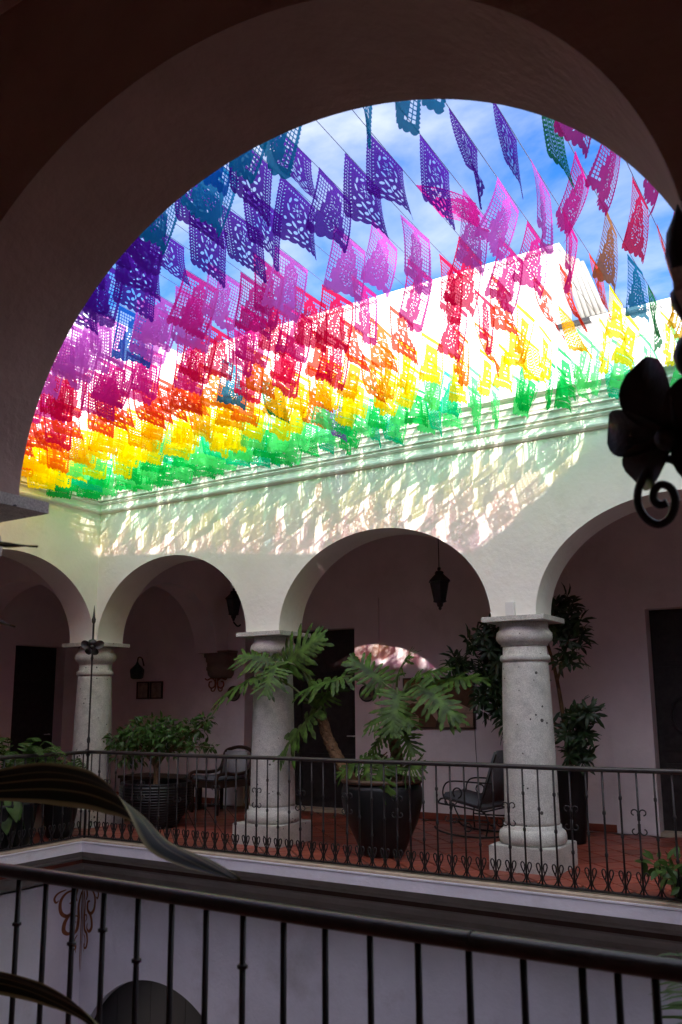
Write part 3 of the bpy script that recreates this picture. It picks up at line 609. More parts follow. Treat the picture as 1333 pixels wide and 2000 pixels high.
def rowcol(y, x):
    q = rnd.random()
    if x > -1.16 and y < 5.0:                    # at the right the bands begin later and mix
        if y < 2.95: return "teal" if q < .6 else 'purple'
        if y < 3.75: return 'dark green' if q < .35 else 'magenta' if q < .8 else 'purple'
        return 'magenta' if q < .6 else 'crimson'
    if y < 2.98: return 'teal' if q < .9 else 'blue'
    if y < 3.80: return 'purple'
    if y < 4.35: return 'lilac pink' if q < .62 else 'magenta'
    if y < 4.95: return 'magenta' if q < .4 else 'crimson'
    if y < 5.48: return 'orange red' if q < .7 else 'orange' if q < .9 else 'crimson'
    if y < 5.95: return 'yellow' if q < .5 else 'golden yellow' if q < .8 else 'orange'
    if y < 6.42: return 'yellow' if q < .75 else 'light green' if q < .9 else 'golden yellow'
    return 'green' if q < .36 else 'light green' if q < .82 else 'sea green'
special = {(-1.28, 3): 'dark green'}
ORDN = ['', 'first', 'second', 'third', 'fourth', 'fifth', 'sixth', 'seventh', 'eighth', 'ninth', 'tenth', 'eleventh', 'twelfth', 'thirteenth', 'fourteenth', 'fifteenth', 'sixteenth', 'seventeenth', 'eighteenth', 'nineteenth', 'twentieth']
def ordn(n):
    if n <= 20: return ORDN[n]
    return {2: 'twenty', 3: 'thirty', 4: 'forty'}[n//10]+('-'+ORDN[n % 10] if n % 10 else '') if n % 10 else {2: 'twentieth', 3: 'thirtieth', 4: 'fortieth'}[n//10]
def project(p):
    v = Vector(p)-Vector((0, 0, 1.49)); z = v.dot(fw); return 666.5+1654.1*v.dot(rt)/z, 1081-1654.1*v.dot(up)/z
def seen(p):
    v = Vector(p)-Vector((0, 0, 1.49))
    if v.dot(fw) < .1: return False
    px, py = project(p)
    if not (-12 < px < 1340 and 150 < py < 1100): return False
    for Y in (YN, YN-.46):                        # through the near arch opening
        t = Y/v.y; X, Z = v.x*t, 1.49+v.z*t
        if ((X+1.5)/1.31)**2+(max(0, Z-SPR)/1.14)**2 > 1: return False
    return True
ROWS = [2.0, 2.68, 3.42, 4.00, 4.56, 5.12, 5.66, 6.12, 6.54, 6.93]
RNAME = ['nearest', 'teal', 'purple', 'pink', 'crimson', 'orange red', 'yellow', 'lower yellow', 'green', 'last green']
strings = []; flags = []; rest = []
xs = -.66
k = 0
while xs > XB+.12:
    strings.append(xs); xs -= rnd.uniform(.195, .222) if xs > -2.9 else rnd.uniform(.168, .198)
for x in (.0, .33, .62, -.23, -.45, .9, 1.2): strings.append(x)
outl = {}
for si, x in enumerate(strings):
    sag = rnd.uniform(.03, .10); tilt = rnd.uniform(-.05, .05); dxs = rnd.uniform(-.06, .06); off = rnd.uniform(-.07, .09)
    f = lambda y, x=x, sag=sag, dxs=dxs: Vector((x+dxs*(y-YN)/5.5, y, ZS-sag*4*((y-YN)/(YA-YN))*(1-(y-YN)/(YA-YN))))
    mb = MB(); mb.tube([f(YN-.02+(YA-YN-.1)*i/16) for i in range(17)], .0022, 4)
    so_ = mb.build('flag_string', M['rope'])
    vis = any(seen(f(YN+(YA-YN)*i/40)) for i in range(40)); tag(so_, 'thin string of cut-paper flags across the courtyard, %s from the right' % ordn(sorted(strings, reverse=True).index(x)+1), 'string', 'strings of cut-paper flags')
    for ri, y0 in list(enumerate(ROWS))+([(2, 3.03)] if x < -2.1 else []):
        if rnd.random() < (.03 if ri > 1 else .15) or (ri == 1 and x < -2.1 and rnd.random() < .55): continue
        y = y0+off+rnd.uniform(-.05, .05)-(.06 if ri == 1 and x < -2.1 else 0)
        if y+FW > YA-.24: y = YA-.25-FW-rnd.uniform(0, .03)
        c = f(y+FW/2); hang = [c+Vector((0, dy, -dz)) for dy in (-.2, .2) for dz in (.03, .38)]
        col = rowcol(y, x)
        (flags if sum(seen(h) for h in hang) >= 1 else rest).append([c, ri, si, col, f, y])
# a few flags of another colour among their neighbours, as in the photograph
def odd(px, py, col):
    b = min(flags, key=lambda g: (project(g[0]-Vector((0, 0, .2)))[0]-px)**2+(project(g[0]-Vector((0, 0, .2)))[1]-py)**2); b[3] = col; b.append(1)
for a in ((1062, 265, 'dark green'), (1180, 452, 'blue'), (1237, 512, 'ochre brown'), (1272, 565, 'teal'), (285, 678, 'blue'), (462, 762, 'teal'), (542, 790, 'dark green'), (600, 805, 'orange'), (655, 832, 'violet'), (1192, 315, 'magenta'), (1250, 400, 'crimson'), (1297, 470, 'orange red'), (1308, 620, 'dark green')): odd(*a)
blown = min(flags, key=lambda g: abs(project(g[0])[0]-860)+abs(project(g[0])[1]-385))
print('VISIBLE', len(flags))
flags.sort(key=lambda g: (g[0]-Vector((0, 0, 1.49))).length)
if len(flags) > 300: rest += flags[300:]; flags = flags[:300]
flags.sort(key=lambda g: (g[1], -project(g[0])[0]))
cnt = {}
for g in flags:
    c, ri, si, col, f, y = g[:6]; key = (col, ri); cnt[key] = cnt.get(key, 0)+1
    me = rnd.choice(FM[KIND[col]] if rnd.random() < .85 else FM[rnd.choice((1, 3, 4))])
    slope = (f(y+FW).z-f(y).z)/FW
    big = rnd.gauss(0, .085) if g is not blown else -1.15
    o = link('paper_flag', me, None, c-Vector((0, 0, .004)), Euler((math.atan(slope)+rnd.gauss(0, .02), big, rnd.gauss(0, .04))))
    o.scale = (1, rnd.uniform(.93, 1.02)*(-1 if rnd.random() < .5 else 1), rnd.uniform(.9, 1.06))
    o.material_slots[0].link = 'OBJECT'; o.material_slots[0].material = PM[col]
    where = 'the odd one in the %s row' % RNAME[ri] if len(g) > 6 else '%s row' % RNAME[ri]
    tag(o, '%s cut-paper flag, %s from the right, %s' % (col, ordn(cnt[key]), where), 'paper flag', 'rainbow of cut-paper flags')
print('FLAGS', len(flags), 'REST', len(rest), 'STR', len(strings))
# the flags that the photograph does not show hang on the same strings, as one mass
import numpy as np
groups = {}
allv = []; allf = []; mis = []; base = 0; cols = sorted({g[3] for g in rest})
for g in rest:
    me = rnd.choice(FM[KIND[g[3]]]); n = len(me.vertices); co = np.empty(n*3, np.float32); me.vertices.foreach_get('co', co); co = co.reshape(-1, 3)+np.array(g[0], np.float32)
    allv.append(co); nf = len(me.polygons); fi = np.empty(len(me.loops), np.int32); me.loops.foreach_get('vertex_index', fi)
    allf += [tuple(fi[p.loop_start:p.loop_start+p.loop_total]+base) for p in me.polygons]; mis += [cols.index(g[3])]*nf; base += n
if rest:
    me = bpy.data.meshes.new('paper_flags'); me.from_pydata(np.concatenate(allv).tolist(), [], [tuple(int(i) for i in f) for f in allf])
    for c in cols: me.materials.append(PM[c])
    me.polygons.foreach_set('material_index', mis); me.update()
    tag(link('flag_mass', me), 'mass of cut-paper flags hanging beyond the arch edge', 'paper flags', kind='stuff')
# ------------------------------------------------------------------ plants
def lobed_leaf(L, Wd, nl, r, droop=.3, arch=.15, lobew=.036, teeth=True):
    # deeply cut leaf along +x, normal +z; rib and lobes are one blade
    mb = MB()
    def pos(x, y, tw=0): 
        s = x/L; return (x, y, -droop*L*s*s-arch*abs(y)*abs(y)/(Wd*.5)+tw)
    rib = [(L*i/10, .013+.026*(Wd/.5)*math.sin(math.pi*min(1, (i/10)**.8*.9+.06))) for i in range(11)]
    o = len(mb.v)
    for x, w in rib: mb.v += [pos(x, -w), pos(x, 0, .006), pos(x, w)]
    for i in range(10):
        for j in range(2): a = o+i*3+j; mb.face((a, a+1, a+4, a+3), True)
    for s in (-1, 1):
        for k in range(nl):
            t = (k+.4)/nl; x0 = L*(.02+.93*t)
            ln = Wd*.5*(math.sin(math.pi*(.20+.72*t)))**.8*r.uniform(.62, 1.18); ang = math.radians(112-78*t+r.uniform(-10, 10))
            bx, by = x0, s*.016; dx, dy = math.cos(ang), s*math.sin(ang); nx, ny = -dy, dx
            prof = [(0, 1.05), (.22, .92), (.45, .98), (.60, .72), (.78, .86), (.92, .52), (1, .08)]
            o = len(mb.v); tw = r.uniform(-.07, .03); cv = r.uniform(-.06, .18)
            for q, w in prof:
                cx, cy = bx+dx*ln*q+cv*ln*q*q*abs(dx+.4), by+dy*ln*q; ww = lobew*w*(.75+.25*ln/(Wd*.5))*.5*(L/.5)
                wob = ww*(1.25 if teeth and q in (.45, .78) else 1)
                for m in (-1, 0, 1): mb.v.append(pos(cx+nx*m*wob, cy+ny*m*wob, tw*q+(.004 if m == 0 else 0)))
            for i in range(len(prof)-1):
                for j in range(2): a = o+i*3+j; f = (a, a+1, a+4, a+3); mb.face(f if s > 0 else f[::-1], True)
    # end lobe
    return mb
def frame(b, t, nh):
    x = (Vector(t)-Vector(b)).normalized(); n = Vector(nh); n = (n-x*n.dot(x)).normalized(); y = n.cross(x)
    return Matrix(((x.x, y.x, n.x, b[0]), (x.y, y.y, n.y, b[1]), (x.z, y.z, n.z, b[2]), (0, 0, 0, 1)))
def xf(mb, Mx): mb.v = [tuple(Mx @ Vector(p)) for p in mb.v]; return mb
# the big philodendron
ph = thing('potted_philodendron', 'spreading philodendron with deeply cut leaves in a big black jar', 'potted plant', (-4.30, 7.72, 0))
mb = MB(); mb.lathe([(.20, 0), (.215, .02), (.27, .14), (.345, .30), (.395, .46), (.412, .56), (.405, .64), (.385, .70)], (-4.30, 7.72, 0), 44); mb.build('pot', M['potblack'], ph)
mb = MB(); mb.lathe([(.385, .695), (.405, .70), (.415, .72), (.408, .74), (.37, .745), (.355, .72), (.355, .66), (.0, .655)], (-4.30, 7.72, 0), 44, cap=False); mb.build('pot_rim', M['potrim'], ph)
mb = MB(); mb.lathe([(.36, .665), (.15, .68), (.01, .685)], (-4.30, 7.72, 0), 24, cap=False); mb.build('soil', M['soil'], ph)
def trunk(pts, r0, r1, name='trunk', par=ph, m='bark', bumps=True):
    pp = spline(pts, 10); n = len(pp); mb = MB(); mb.tube(pp, [r0+(r1-r0)*i/(n-1)+(.006*math.sin(i*2.1)+rnd.uniform(-.003, .003) if bumps else 0) for i in range(n)], 12)
    if bumps:
        for i in range(2, n-1):
            for k in range(3):
                a = i*1.9+k*2.1; rr = r0+(r1-r0)*i/(n-1); p = pp[i]+Vector((math.cos(a), math.sin(a), 0))*rr*.9; mb.lathe([(.004, -.016), (.016, -.008), (.016, .008), (.004, .016)], p, 6)
    return mb.build(name, M[m], par)
trunk([(-4.52, 7.72, .62), (-4.68, 7.74, .72), (-4.81, 7.75, .87), (-4.94, 7.75, 1.08), (-5.02, 7.75, 1.27), (-5.06, 7.75, 1.40)], .072, .05)
trunk([(-4.20, 7.72, .62), (-4.15, 7.74, .80), (-4.14, 7.75, .96), (-4.17, 7.75, 1.14), (-4.12, 7.75, 1.36), (-4.08, 7.75, 1.56)], .07, .042)
C1 = (-5.06, 7.74, 1.38); C2 = (-4.09, 7.73, 1.50)
def pleaf(b, t, nh, wd, nl, stalk, ctrl, r, dr=.25, m='philo', par=ph):
    L = (Vector(t)-Vector(b)).length; lf = xf(lobed_leaf(L, wd, int(nl*1.15), r, dr), frame(b, t, nh)).build('leaf', M[m], par)
    if stalk:
        mb = MB(); p = spline([stalk, ctrl, b, Vector(b)+(Vector(t)-Vector(b))*.12], 6); mb.tube(p, [.0155-.007*i/(len(p)-1) for i in range(len(p))], 6); mb.build('stalk', M['stem'], lf)
    return lf
R_ = random.Random(11)
toC = Vector((.50, -.82, .25))
LV = [((-5.66, 7.50, 1.80), (-6.30, 7.35, 1.60), (-.1, -.45, .85), .50, 12, C1, (-5.36, 7.62, 1.68)),
      ((-5.52, 7.60, 1.80), (-4.98, 7.42, 2.22), (.0, -.95, .3), .62, 12, C1, (-5.22, 7.68, 1.78)),
      ((-5.50, 7.58, 1.92), (-5.92, 7.40, 2.10), (.2, -.75, .65), .50, 10, C1, (-5.16, 7.66, 1.80)),
      ((-5.45, 7.50, 1.93), (-5.40, 7.15, 1.66), (.1, -.8, .5), .46, 9, C1, (-5.2, 7.6, 1.85)),
      ((-4.60, 7.60, 1.76), (-5.20, 7.42, 1.66), (.1, -.5, .85), .44, 11, C2, (-4.45, 7.66, 1.68)),
      ((-4.97, 7.62, 1.44), (-5.50, 7.40, .98), (-.55, -.75, .4), .56, 12, C1, (-5.02, 7.68, 1.46)),
      ((-5.04, 7.66, 1.44), (-4.76, 7.55, 1.68), (-.2, -.95, .1), .34, 8, None, None),
      ((-5.06, 7.66, 1.42), (-5.08, 7.55, 1.72), (-.1, -.95, .2), .30, 8, None, None),
      ((-4.20, 7.66, 1.66), (-4.52, 7.50, 2.00), (.15, -.7, .65), .44, 11, C2, (-4.12, 7.70, 1.60)),
      ((-4.06, 7.64, 1.74), (-3.86, 7.40, 2.00), (-.3, -.6, .7), .36, 10, C2, (-4.10, 7.70, 1.62)),
      ((-4.02, 7.56, 1.62), (-3.96, 7.30, 1.20), (.35, -.75, .5), .44, 12, C2, (-4.06, 7.62, 1.62)),
      ((-3.80, 7.55, 1.66), (-3.28, 7.36, 1.40), (-.1, -.6, .8), .44, 12, C2, (-3.98, 7.66, 1.60)),
      ((-3.84, 7.84, 1.68), (-3.18, 7.82, 1.80), (-.1, -.45, .9), .42, 11, C2, (-3.98, 7.78, 1.62)),
      ((-4.05, 7.82, 1.68), (-3.62, 7.74, 1.94), (-.2, -.5, .85), .36, 10, C2, (-4.06, 7.78, 1.62)),
      ((-4.10, 7.68, 1.30), (-4.40, 7.48, 1.02), (-.3, -.8, .5), .32, 9, None, None),
      ((-4.06, 7.66, 1.30), (-3.82, 7.48, 1.02), (.3, -.8, .5), .32, 9, None, None),
      ((-4.12, 7.62, 1.40), (-4.36, 7.42, 1.28), (-.2, -.7, .7), .32, 8, None, None),
      ((-4.05, 7.62, 1.42), (-3.80, 7.44, 1.30), (.2, -.7, .7), .34, 8, None, None),
      ((-4.26, 7.60, .98), (-4.70, 7.42, .88), (-.1, -.6, .8), .34, 10, (-4.18, 7.72, .80), (-4.22, 7.66, .94)),
      ((-4.12, 7.44, .96), (-4.18, 7.24, .54), (.0, -.95, .2), .36, 10, (-4.18, 7.68, .78), (-4.14, 7.54, .94)),
      ((-4.02, 7.60, .84), (-3.74, 7.48, .92), (-.1, -.8, .6), .34, 9, (-4.16, 7.70, .72), (-4.10, 7.66, .80)),
      ((-4.34, 7.52, .92), (-4.26, 7.30, .78), (-.2, -.8, .6), .30, 8, (-4.2, 7.7, .74), (-4.3, 7.6, .90)),
      ((-4.16, 7.60, .92), (-3.98, 7.42, .84), (.2, -.8, .6), .30, 8, None, None)]
for b, t, nh, wd, nl, st, ct in LV: pleaf(b, t, nh, wd, nl, st, ct, R_, R_.uniform(.12, .32))
mb = MB()
for k in range(7):
    a = k*.9; mb.tube(spline([(-4.2+.06*math.cos(a), 7.74+.06*math.sin(a), .9+.02*k), (-4.26+.2*math.cos(a), 7.66+.12*math.sin(a), .86), (-4.28+.24*math.cos(a), 7.66+.14*math.sin(a), .67)], 5), .006, 5)
mb.build('aerial_roots', M['bark'], ph)
def leafcloud(clumps, n, ln, wd, r, hang=.3, out=1.0):
    mb = MB()
    for (cx, cy, cz, rx, ry, rz, w) in clumps:
        for _ in range(int(n*w)):
            d = Vector((r.gauss(0, 1), r.gauss(0, 1), r.gauss(0, 1))).normalized(); q = r.random()**.45
            p = Vector((cx+d.x*rx*q, cy+d.y*ry*q, cz+d.z*rz*q)); x = (d*out+Vector((r.gauss(0, .5), r.gauss(0, .5), r.gauss(0, .4)-hang))).normalized()
            nrm = Vector((r.gauss(0, .5), r.gauss(0, .5)-.3, 1)); nrm = (nrm-x*nrm.dot(x)).normalized(); y = nrm.cross(x); l = ln*r.uniform(.65, 1.25); w2 = wd*r.uniform(.8, 1.2)/2
            o = len(mb.v)
            for s, ww, dz in ((0, .12, 0), (.3, .9, .02), (.62, .85, .0), (1, .04, -.10)):
                c = p+x*l*s+nrm*l*dz
                mb.v += [tuple(c-y*w2*ww+nrm*w2*.25*ww), tuple(c), tuple(c+y*w2*ww+nrm*w2*.25*ww)]
            for i in range(3):
                for j in range(2): a = o+i*3+j; mb.face((a, a+1, a+4, a+3), True)
    return mb
# small bushy tree in a ribbed pot
bo = thing('potted_small_tree', 'bushy little green tree leaning right in a ribbed dark pot', 'potted plant', (-7.70, 8.05, 0))
prof = [(.25, 0), (.27, .02)]
for i in range(15):
    z = .03+i*.032; rr = .275+.165*math.sin(min(1, i/13)*math.pi*.55); prof += [(rr, z), (rr+.012, z+.008), (rr+.012, z+.019), (rr, z+.026)]
prof += [(.43, .52), (.44, .53), (.43, .545), (.40, .545), (.39, .50), (.01, .49)]
mb = MB(); mb.lathe(prof, (-7.70, 8.05, 0), 40, cap=False); mb.build('pot', M['potblack'], bo)
mb = MB()
for pts, r0, r1 in (([(-7.70, 8.05, .48), (-7.69, 8.04, .66), (-7.72, 8.03, .82), (-7.66, 8.0, .98), (-7.5, 8.0, 1.08)], .045, .02), ([(-7.71, 8.03, .74), (-7.84, 8.0, .88), (-8.0, 7.95, 1.02)], .028, .012), ([(-7.70, 8.03, .70), (-7.56, 8.0, .84), (-7.3, 7.97, 1.02), (-7.0, 7.95, 1.18), (-6.75, 7.95, 1.30)], .028, .008), ([(-7.5, 8.0, .9), (-7.1, 7.95, .98), (-6.7, 7.92, .98)], .012, .005), ([(-7.70, 8.04, .85), (-7.75, 8.1, 1.0), (-7.8, 8.1, 1.15)], .022, .012)):
    p = spline(pts, 5); mb.tube(p, [r0+(r1-r0)*i/(len(p)-1) for i in range(len(p))], 7)
mb.build('trunk', M['bark'], bo)
R_ = random.Random(5)
leafcloud([(-7.72, 7.98, 1.18, .36, .34, .17, 1.3), (-8.02, 7.95, 1.06, .30, .3, .15, .8), (-7.45, 7.98, 1.10, .28, .28, .16, .8), (-7.66, 7.95, .96, .46, .3, .12, .5), (-8.2, 7.9, 1.05, .22, .2, .10, .3), (-8.05, 7.9, .86, .25, .25, .14, .35), (-7.2, 7.96, 1.10, .2, .15, .12, .35), (-7.0, 7.95, 1.2, .16, .12, .10, .28), (-6.83, 7.94, 1.29, .13, .1, .07, .2), (-6.95, 7.93, 1.0, .25, .08, .04, .16), (-6.72, 7.92, .985, .12, .06, .03, .07)], 300, .085, .036, R_, .45).build('crown', M['ficus'], bo)
# tall plant behind the near column
tp = thing('potted_tall_plant', 'tall dark leafy plant in a slim black pot behind the column', 'potted plant', (-2.86, 9.35, 0))
mb = MB(); mb.lathe([(.11, 0), (.12, .01), (.155, .40), (.178, .74), (.182, .78), (.165, .78), (.16, .72), (.01, .72)], (-2.86, 9.35, 0), 30, cap=False); mb.build('pot', M['potblack'], tp)
mb = MB()
for pts, r0, r1 in (([(-2.86, 9.35, .7), (-2.90, 9.34, 1.2), (-2.96, 9.3, 1.8), (-3.05, 9.2, 2.3)], .03, .015), ([(-2.88, 9.34, .9), (-2.75, 9.3, 1.2), (-2.55, 9.2, 1.45)], .016, .008), ([(-2.92, 9.32, 1.2), (-3.3, 9.2, 1.5), (-3.7, 9.1, 2.05)], .018, .008), ([(-2.95, 9.3, 1.7), (-2.8, 9.25, 2.1), (-2.68, 9.2, 2.45)], .016, .008)):
    p = spline(pts, 5); mb.tube(p, [r0+(r1-r0)*i/(len(p)-1) for i in range(len(p))], 7)
mb.build('trunk', M['bark'], tp)
R_ = random.Random(9); mb = MB()
def spray(p, n, ln, wd):
    ax = Vector((R_.gauss(0, .5), -.35+R_.gauss(0, .4), .5+R_.gauss(0, .3))).normalized(); a = ax.orthogonal().normalized(); b = ax.cross(a)
    for k in range(n):
        t = 2*math.pi*k/n+R_.uniform(-.2, .2); x = (a*math.cos(t)+b*math.sin(t)+ax*R_.uniform(-.1, .35)+Vector((0, 0, -.15))).normalized(); y = ax.cross(x).normalized(); l = ln*R_.uniform(.7, 1.15); o = len(mb.v)
        for s, w, dz in ((.08, .1, 0), (.4, .9, .05), (.75, .8, .0), (1, .05, -.14)):
            c = Vector(p)+x*l*s+ax*l*dz; mb.v += [tuple(c-y*wd*w*.5), tuple(c+ax*wd*.1), tuple(c+y*wd*w*.5)]
        for i in range(3):
            for j in range(2): q = o+i*3+j; mb.face((q, q+1, q+4, q+3), True)
for (cx, cy, cz, rx, ry, rz, n) in ((-3.66, 9.05, 2.02, .27, .22, .40, 50), (-3.60, 9.05, 1.62, .20, .2, .30, 30), (-3.48, 9.05, 1.32, .13, .15, .20, 12), (-3.95, 9.0, 1.90, .2, .2, .20, 16), (-3.20, 9.1, 1.50, .24, .2, .36, 12), (-3.16, 9.1, 2.45, .32, .2, .26, 26), (-2.76, 9.1, 2.34, .22, .2, .34, 32), (-2.70, 9.1, 1.98, .16, .2, .2, 8), (-2.70, 9.1, 1.16, .17, .2, .28, 24), (-2.54, 9.0, 1.38, .12, .12, .08, 6), (-2.72, 9.1, .92, .16, .2, .14, 9), (-3.05, 9.1, 1.2, .14, .2, .18, 6)):
    for _ in range(n):
        d = Vector((R_.gauss(0, 1), R_.gauss(0, 1), R_.gauss(0, 1))).normalized()*R_.random()**.5; spray((cx+d.x*rx, cy+d.y*ry, cz+d.z*rz), R_.randint(6, 9), .175, .045)
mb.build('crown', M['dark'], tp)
# ferns and leafy pots behind the left railing
def frond(base, tip, lift, nl, ln, wd, r, droop=.5):
    b, t = Vector(base), Vector(tip); mid = (b+t)/2+Vector((0, 0, lift)); pts = spline([b, mid, t], 12); mb = MB(); mb.tube(pts, [.006*(1-.8*i/(len(pts)-1)) for i in range(len(pts))], 5); N = len(pts)-1
    for k in range(nl):
        s = .12+.88*k/nl; i = min(N-1, int(s*N)); p = pts[i].lerp(pts[i+1], s*N-i); tg = (pts[i+1]-pts[i]).normalized(); sd = tg.cross(Vector((0, 0, 1))).normalized(); upv = sd.cross(tg)
        l = ln*(math.sin(math.pi*(.12+.84*s)))**.7*r.uniform(.9, 1.1)
        for g in (-1, 1):
            x = (sd*g+tg*.35+upv*.15).normalized(); y = tg; o = len(mb.v)
            for q, w in ((0, .5), (.35, 1), (.7, .7), (1, .05)):
                c = p+x*l*q-upv*droop*l*q*q*.6; mb.v += [tuple(c-y*wd*w*.5), tuple(c+y*wd*w*.5)]
            for j in range(3): a = o+j*2; mb.face((a, a+1, a+3, a+2), True)
    return mb
R_ = random.Random(21)
def fernpot(label, x, y, z0, n, reach, zt, big=False):
    t = thing('potted_fern', label, 'potted plant', (x, y, 0))
    mb = MB(); mb.lathe([(.13, 0), (.15, .03), (.20, .30), (.21, .42), (.225, .43), (.225, .46), (.19, .46), (.18, .40), (.01, .40)], (x, y, 0), 28, cap=False); mb.build('pot', M['potblack'], t)
    for k in range(n):
        a = 2*math.pi*k/n+R_.uniform(-.3, .3); rr = reach*R_.uniform(.6, 1.1); zz = zt*R_.uniform(.65, 1.08)
        if big: 
            st = (x+.05*math.cos(a), y+.05*math.sin(a), .42); b = (x+rr*.45*math.cos(a), y+rr*.45*math.sin(a), zz); tt = (x+rr*1.15*math.cos(a), y+rr*1.15*math.sin(a), zz-.24)
            mb = MB(); L = (Vector(tt)-Vector(b)).length; ws = (.2, .8, 1, .85, .5, .04)
            for i, w in enumerate(ws):
                s = i/(len(ws)-1); mb.v += [(L*s, -.085*w, -.3*L*s*s+.02*w), (L*s, 0, -.3*L*s*s), (L*s, .085*w, -.3*L*s*s+.02*w)]
            for i in range(len(ws)-1):
                for j in range(2): q = i*3+j; mb.face((q, q+1, q+4, q+3), True)
            mb.tube([(0, 0, 0), (-.001, 0, 0)], .001, 3)
            lf = xf(mb, frame(b, tt, (0, -.2, 1))).build('leaf', M['fern'], t); m2 = MB(); m2.tube(spline([st, (x+rr*.25*math.cos(a), y+rr*.25*math.sin(a), zz*.9), b], 5), .006, 5); m2.build('stalk', M['stem'], lf)
        else: frond((x+.05*math.cos(a), y+.05*math.sin(a), .42), (x+rr*math.cos(a), y+rr*math.sin(a), zz-.12), .32, 16, .085, .024, R_).build('frond', M['fern'], t)
fernpot('pale green fern rising above the left railing at the picture edge', -8.05, 6.28, 0, 26, .52, 1.18)
fernpot('smaller fern close to the corner column behind the left railing', -8.12, 6.92, 0, 13, .38, 1.0)
fernpot('broad leaved plant low behind the left railing at the edge', -8.0, 6.02, 0, 16, .36, .60, True)
rp = thing('potted_small_plant', 'small leafy plant poking through the railing at the right edge', 'potted plant', (-1.36, 7.2, 0))
mb = MB(); mb.lathe([(.08, 0), (.10, .02), (.12, .16), (.125, .18), (.10, .18), (.01, .15)], (-1.36, 7.2, 0), 20, cap=False); mb.build('pot', M['potrim'], rp)
leafcloud([(-1.42, 7.02, .24, .22, .18, .09, .26), (-1.28, 7.0, .18, .2, .16, .10, .2)], 200, .12, .05, random.Random(4), .2).build('crown', M['fern'], rp)
# striped corn plant whose leaves reach into the foreground
cp = thing('corn_plant', 'striped corn plant, its dark long leaf arching across the railing', 'plant', (-2.42, 1.45, 0))
mb = MB(); mb.lathe([(.14, 0), (.16, .02), (.20, .36), (.215, .40), (.19, .40), (.01, .36)], (-2.42, 1.38, 0), 28, cap=False); mb.build('pot', M['potblack'], cp)
mb = MB(); mb.tube(spline([(-2.42, 1.38, .36), (-2.44, 1.40, .8), (-2.45, 1.42, 1.25), (-2.44, 1.43, 1.6)], 6), .028, 10); mb.build('trunk', M['bark'], cp)
def strap(pts, wid, roll, fold=.25, name='leaf', ripple=.006):
    # long ribbon leaf, width per point, UV.x across it
    pp = spline([p for p in pts], 8); n = len(pp); K = 8; mb = MB(); uvs = []
    def interp(a, s): f = s*(len(a)-1); i = min(int(f), len(a)-2); return a[i]+(a[i+1]-a[i])*(f-i)
    for i, p in enumerate(pp):
        s = i/(n-1); t = (pp[min(i+1, n-1)]-pp[max(i-1, 0)]).normalized(); h = t.cross(Vector((0, 0, 1))).normalized(); u = h.cross(t); ro = interp(roll, s); side = h*math.cos(ro)+u*math.sin(ro); nr = side.cross(t)*-1; w = interp(wid, s)
        for j in range(K+1):
            v = -1+2*j/K; mb.v.append(tuple(p+side*v*w*.5+nr*(fold*w*.5*abs(v)+ripple*math.sin(s*14+v*3)*abs(v)))); uvs.append((j/K, s))
    for i in range(n-1):
        for j in range(K): a = i*(K+1)+j; mb.face((a, a+1, a+K+2, a+K+1), True)
    me = mb.mesh(name, M['drac']); uv = me.uv_layers.new(name='UVMap')
    for l in me.loops: uv.data[l.index].uv = uvs[l.vertex_index]
    return me
for pts, wid, roll in (
    ([(-2.44, 1.43, 1.20), (-2.2, 1.46, 1.26), (-1.98, 1.50, 1.288), (-1.80, 1.52, 1.302), (-1.64, 1.53, 1.285), (-1.52, 1.54, 1.232), (-1.43, 1.54, 1.175), (-1.32, 1.53, 1.145), (-1.20, 1.52, 1.112)], [.05, .06, .09, .13, .15, .145, .115, .07, .004], [1.25, 1.2, 1.15, 1.05, .9, .55, .15, -.1, -.2]),
    ([(-2.44, 1.43, .72), (-2.2, 1.46, .80), (-2.0, 1.5, .81), (-1.8, 1.52, .795), (-1.62, 1.53, .75), (-1.45, 1.53, .66), (-1.35, 1.53, .55)], [.05, .07, .085, .09, .075, .05, .005], [1.1, 1.1, 1.05, 1.0, .8, .6, .4]),
    ([(-2.44, 1.43, 1.60), (-2.3, 1.46, 1.85), (-2.15, 1.5, 1.945), (-2.05, 1.5, 1.945), (-1.90, 1.5, 1.915)], [.05, .06, .06, .035, .003], [.3, .3, .25, .2, .1]),
    ([(-2.44, 1.43, 1.55), (-2.25, 1.46, 1.72), (-2.12, 1.5, 1.745), (-1.975, 1.5, 1.70)], [.05, .07, .055, .003], [.6, .5, .5, .4]),
    ([(-2.46, 1.42, 1.5), (-2.7, 1.3, 1.75), (-2.95, 1.2, 1.72), (-3.15, 1.15, 1.5)], [.05, .1, .09, .004], [.2, .2, .2, .2]),
    ([(-2.46, 1.40, 1.55), (-2.5, 1.15, 1.9), (-2.52, .9, 1.95), (-2.5, .7, 1.75)], [.05, .1, .09, .004], [.2, .2, .2, .2]),
    ([(-2.46, 1.42, 1.3), (-2.7, 1.6, 1.5), (-2.9, 1.75, 1.42), (-3.05, 1.8, 1.2)], [.05, .1, .09, .004], [.2, .2, .2, .2])):
    link('leaf', strap(pts, wid, roll), cp)
pm = thing('palm', 'slender palm fronds rising beyond the railing at lower right', 'palm', (-.35, 2.55, 0))
R_ = random.Random(3)
mb = MB(); mb.lathe([(.09, 0), (.10, .02), (.13, .22), (.14, .25), (.12, .25), (.01, .22)], (-.30, 2.42, 0), 20, cap=False); mb.build('pot', M['potrim'], pm)
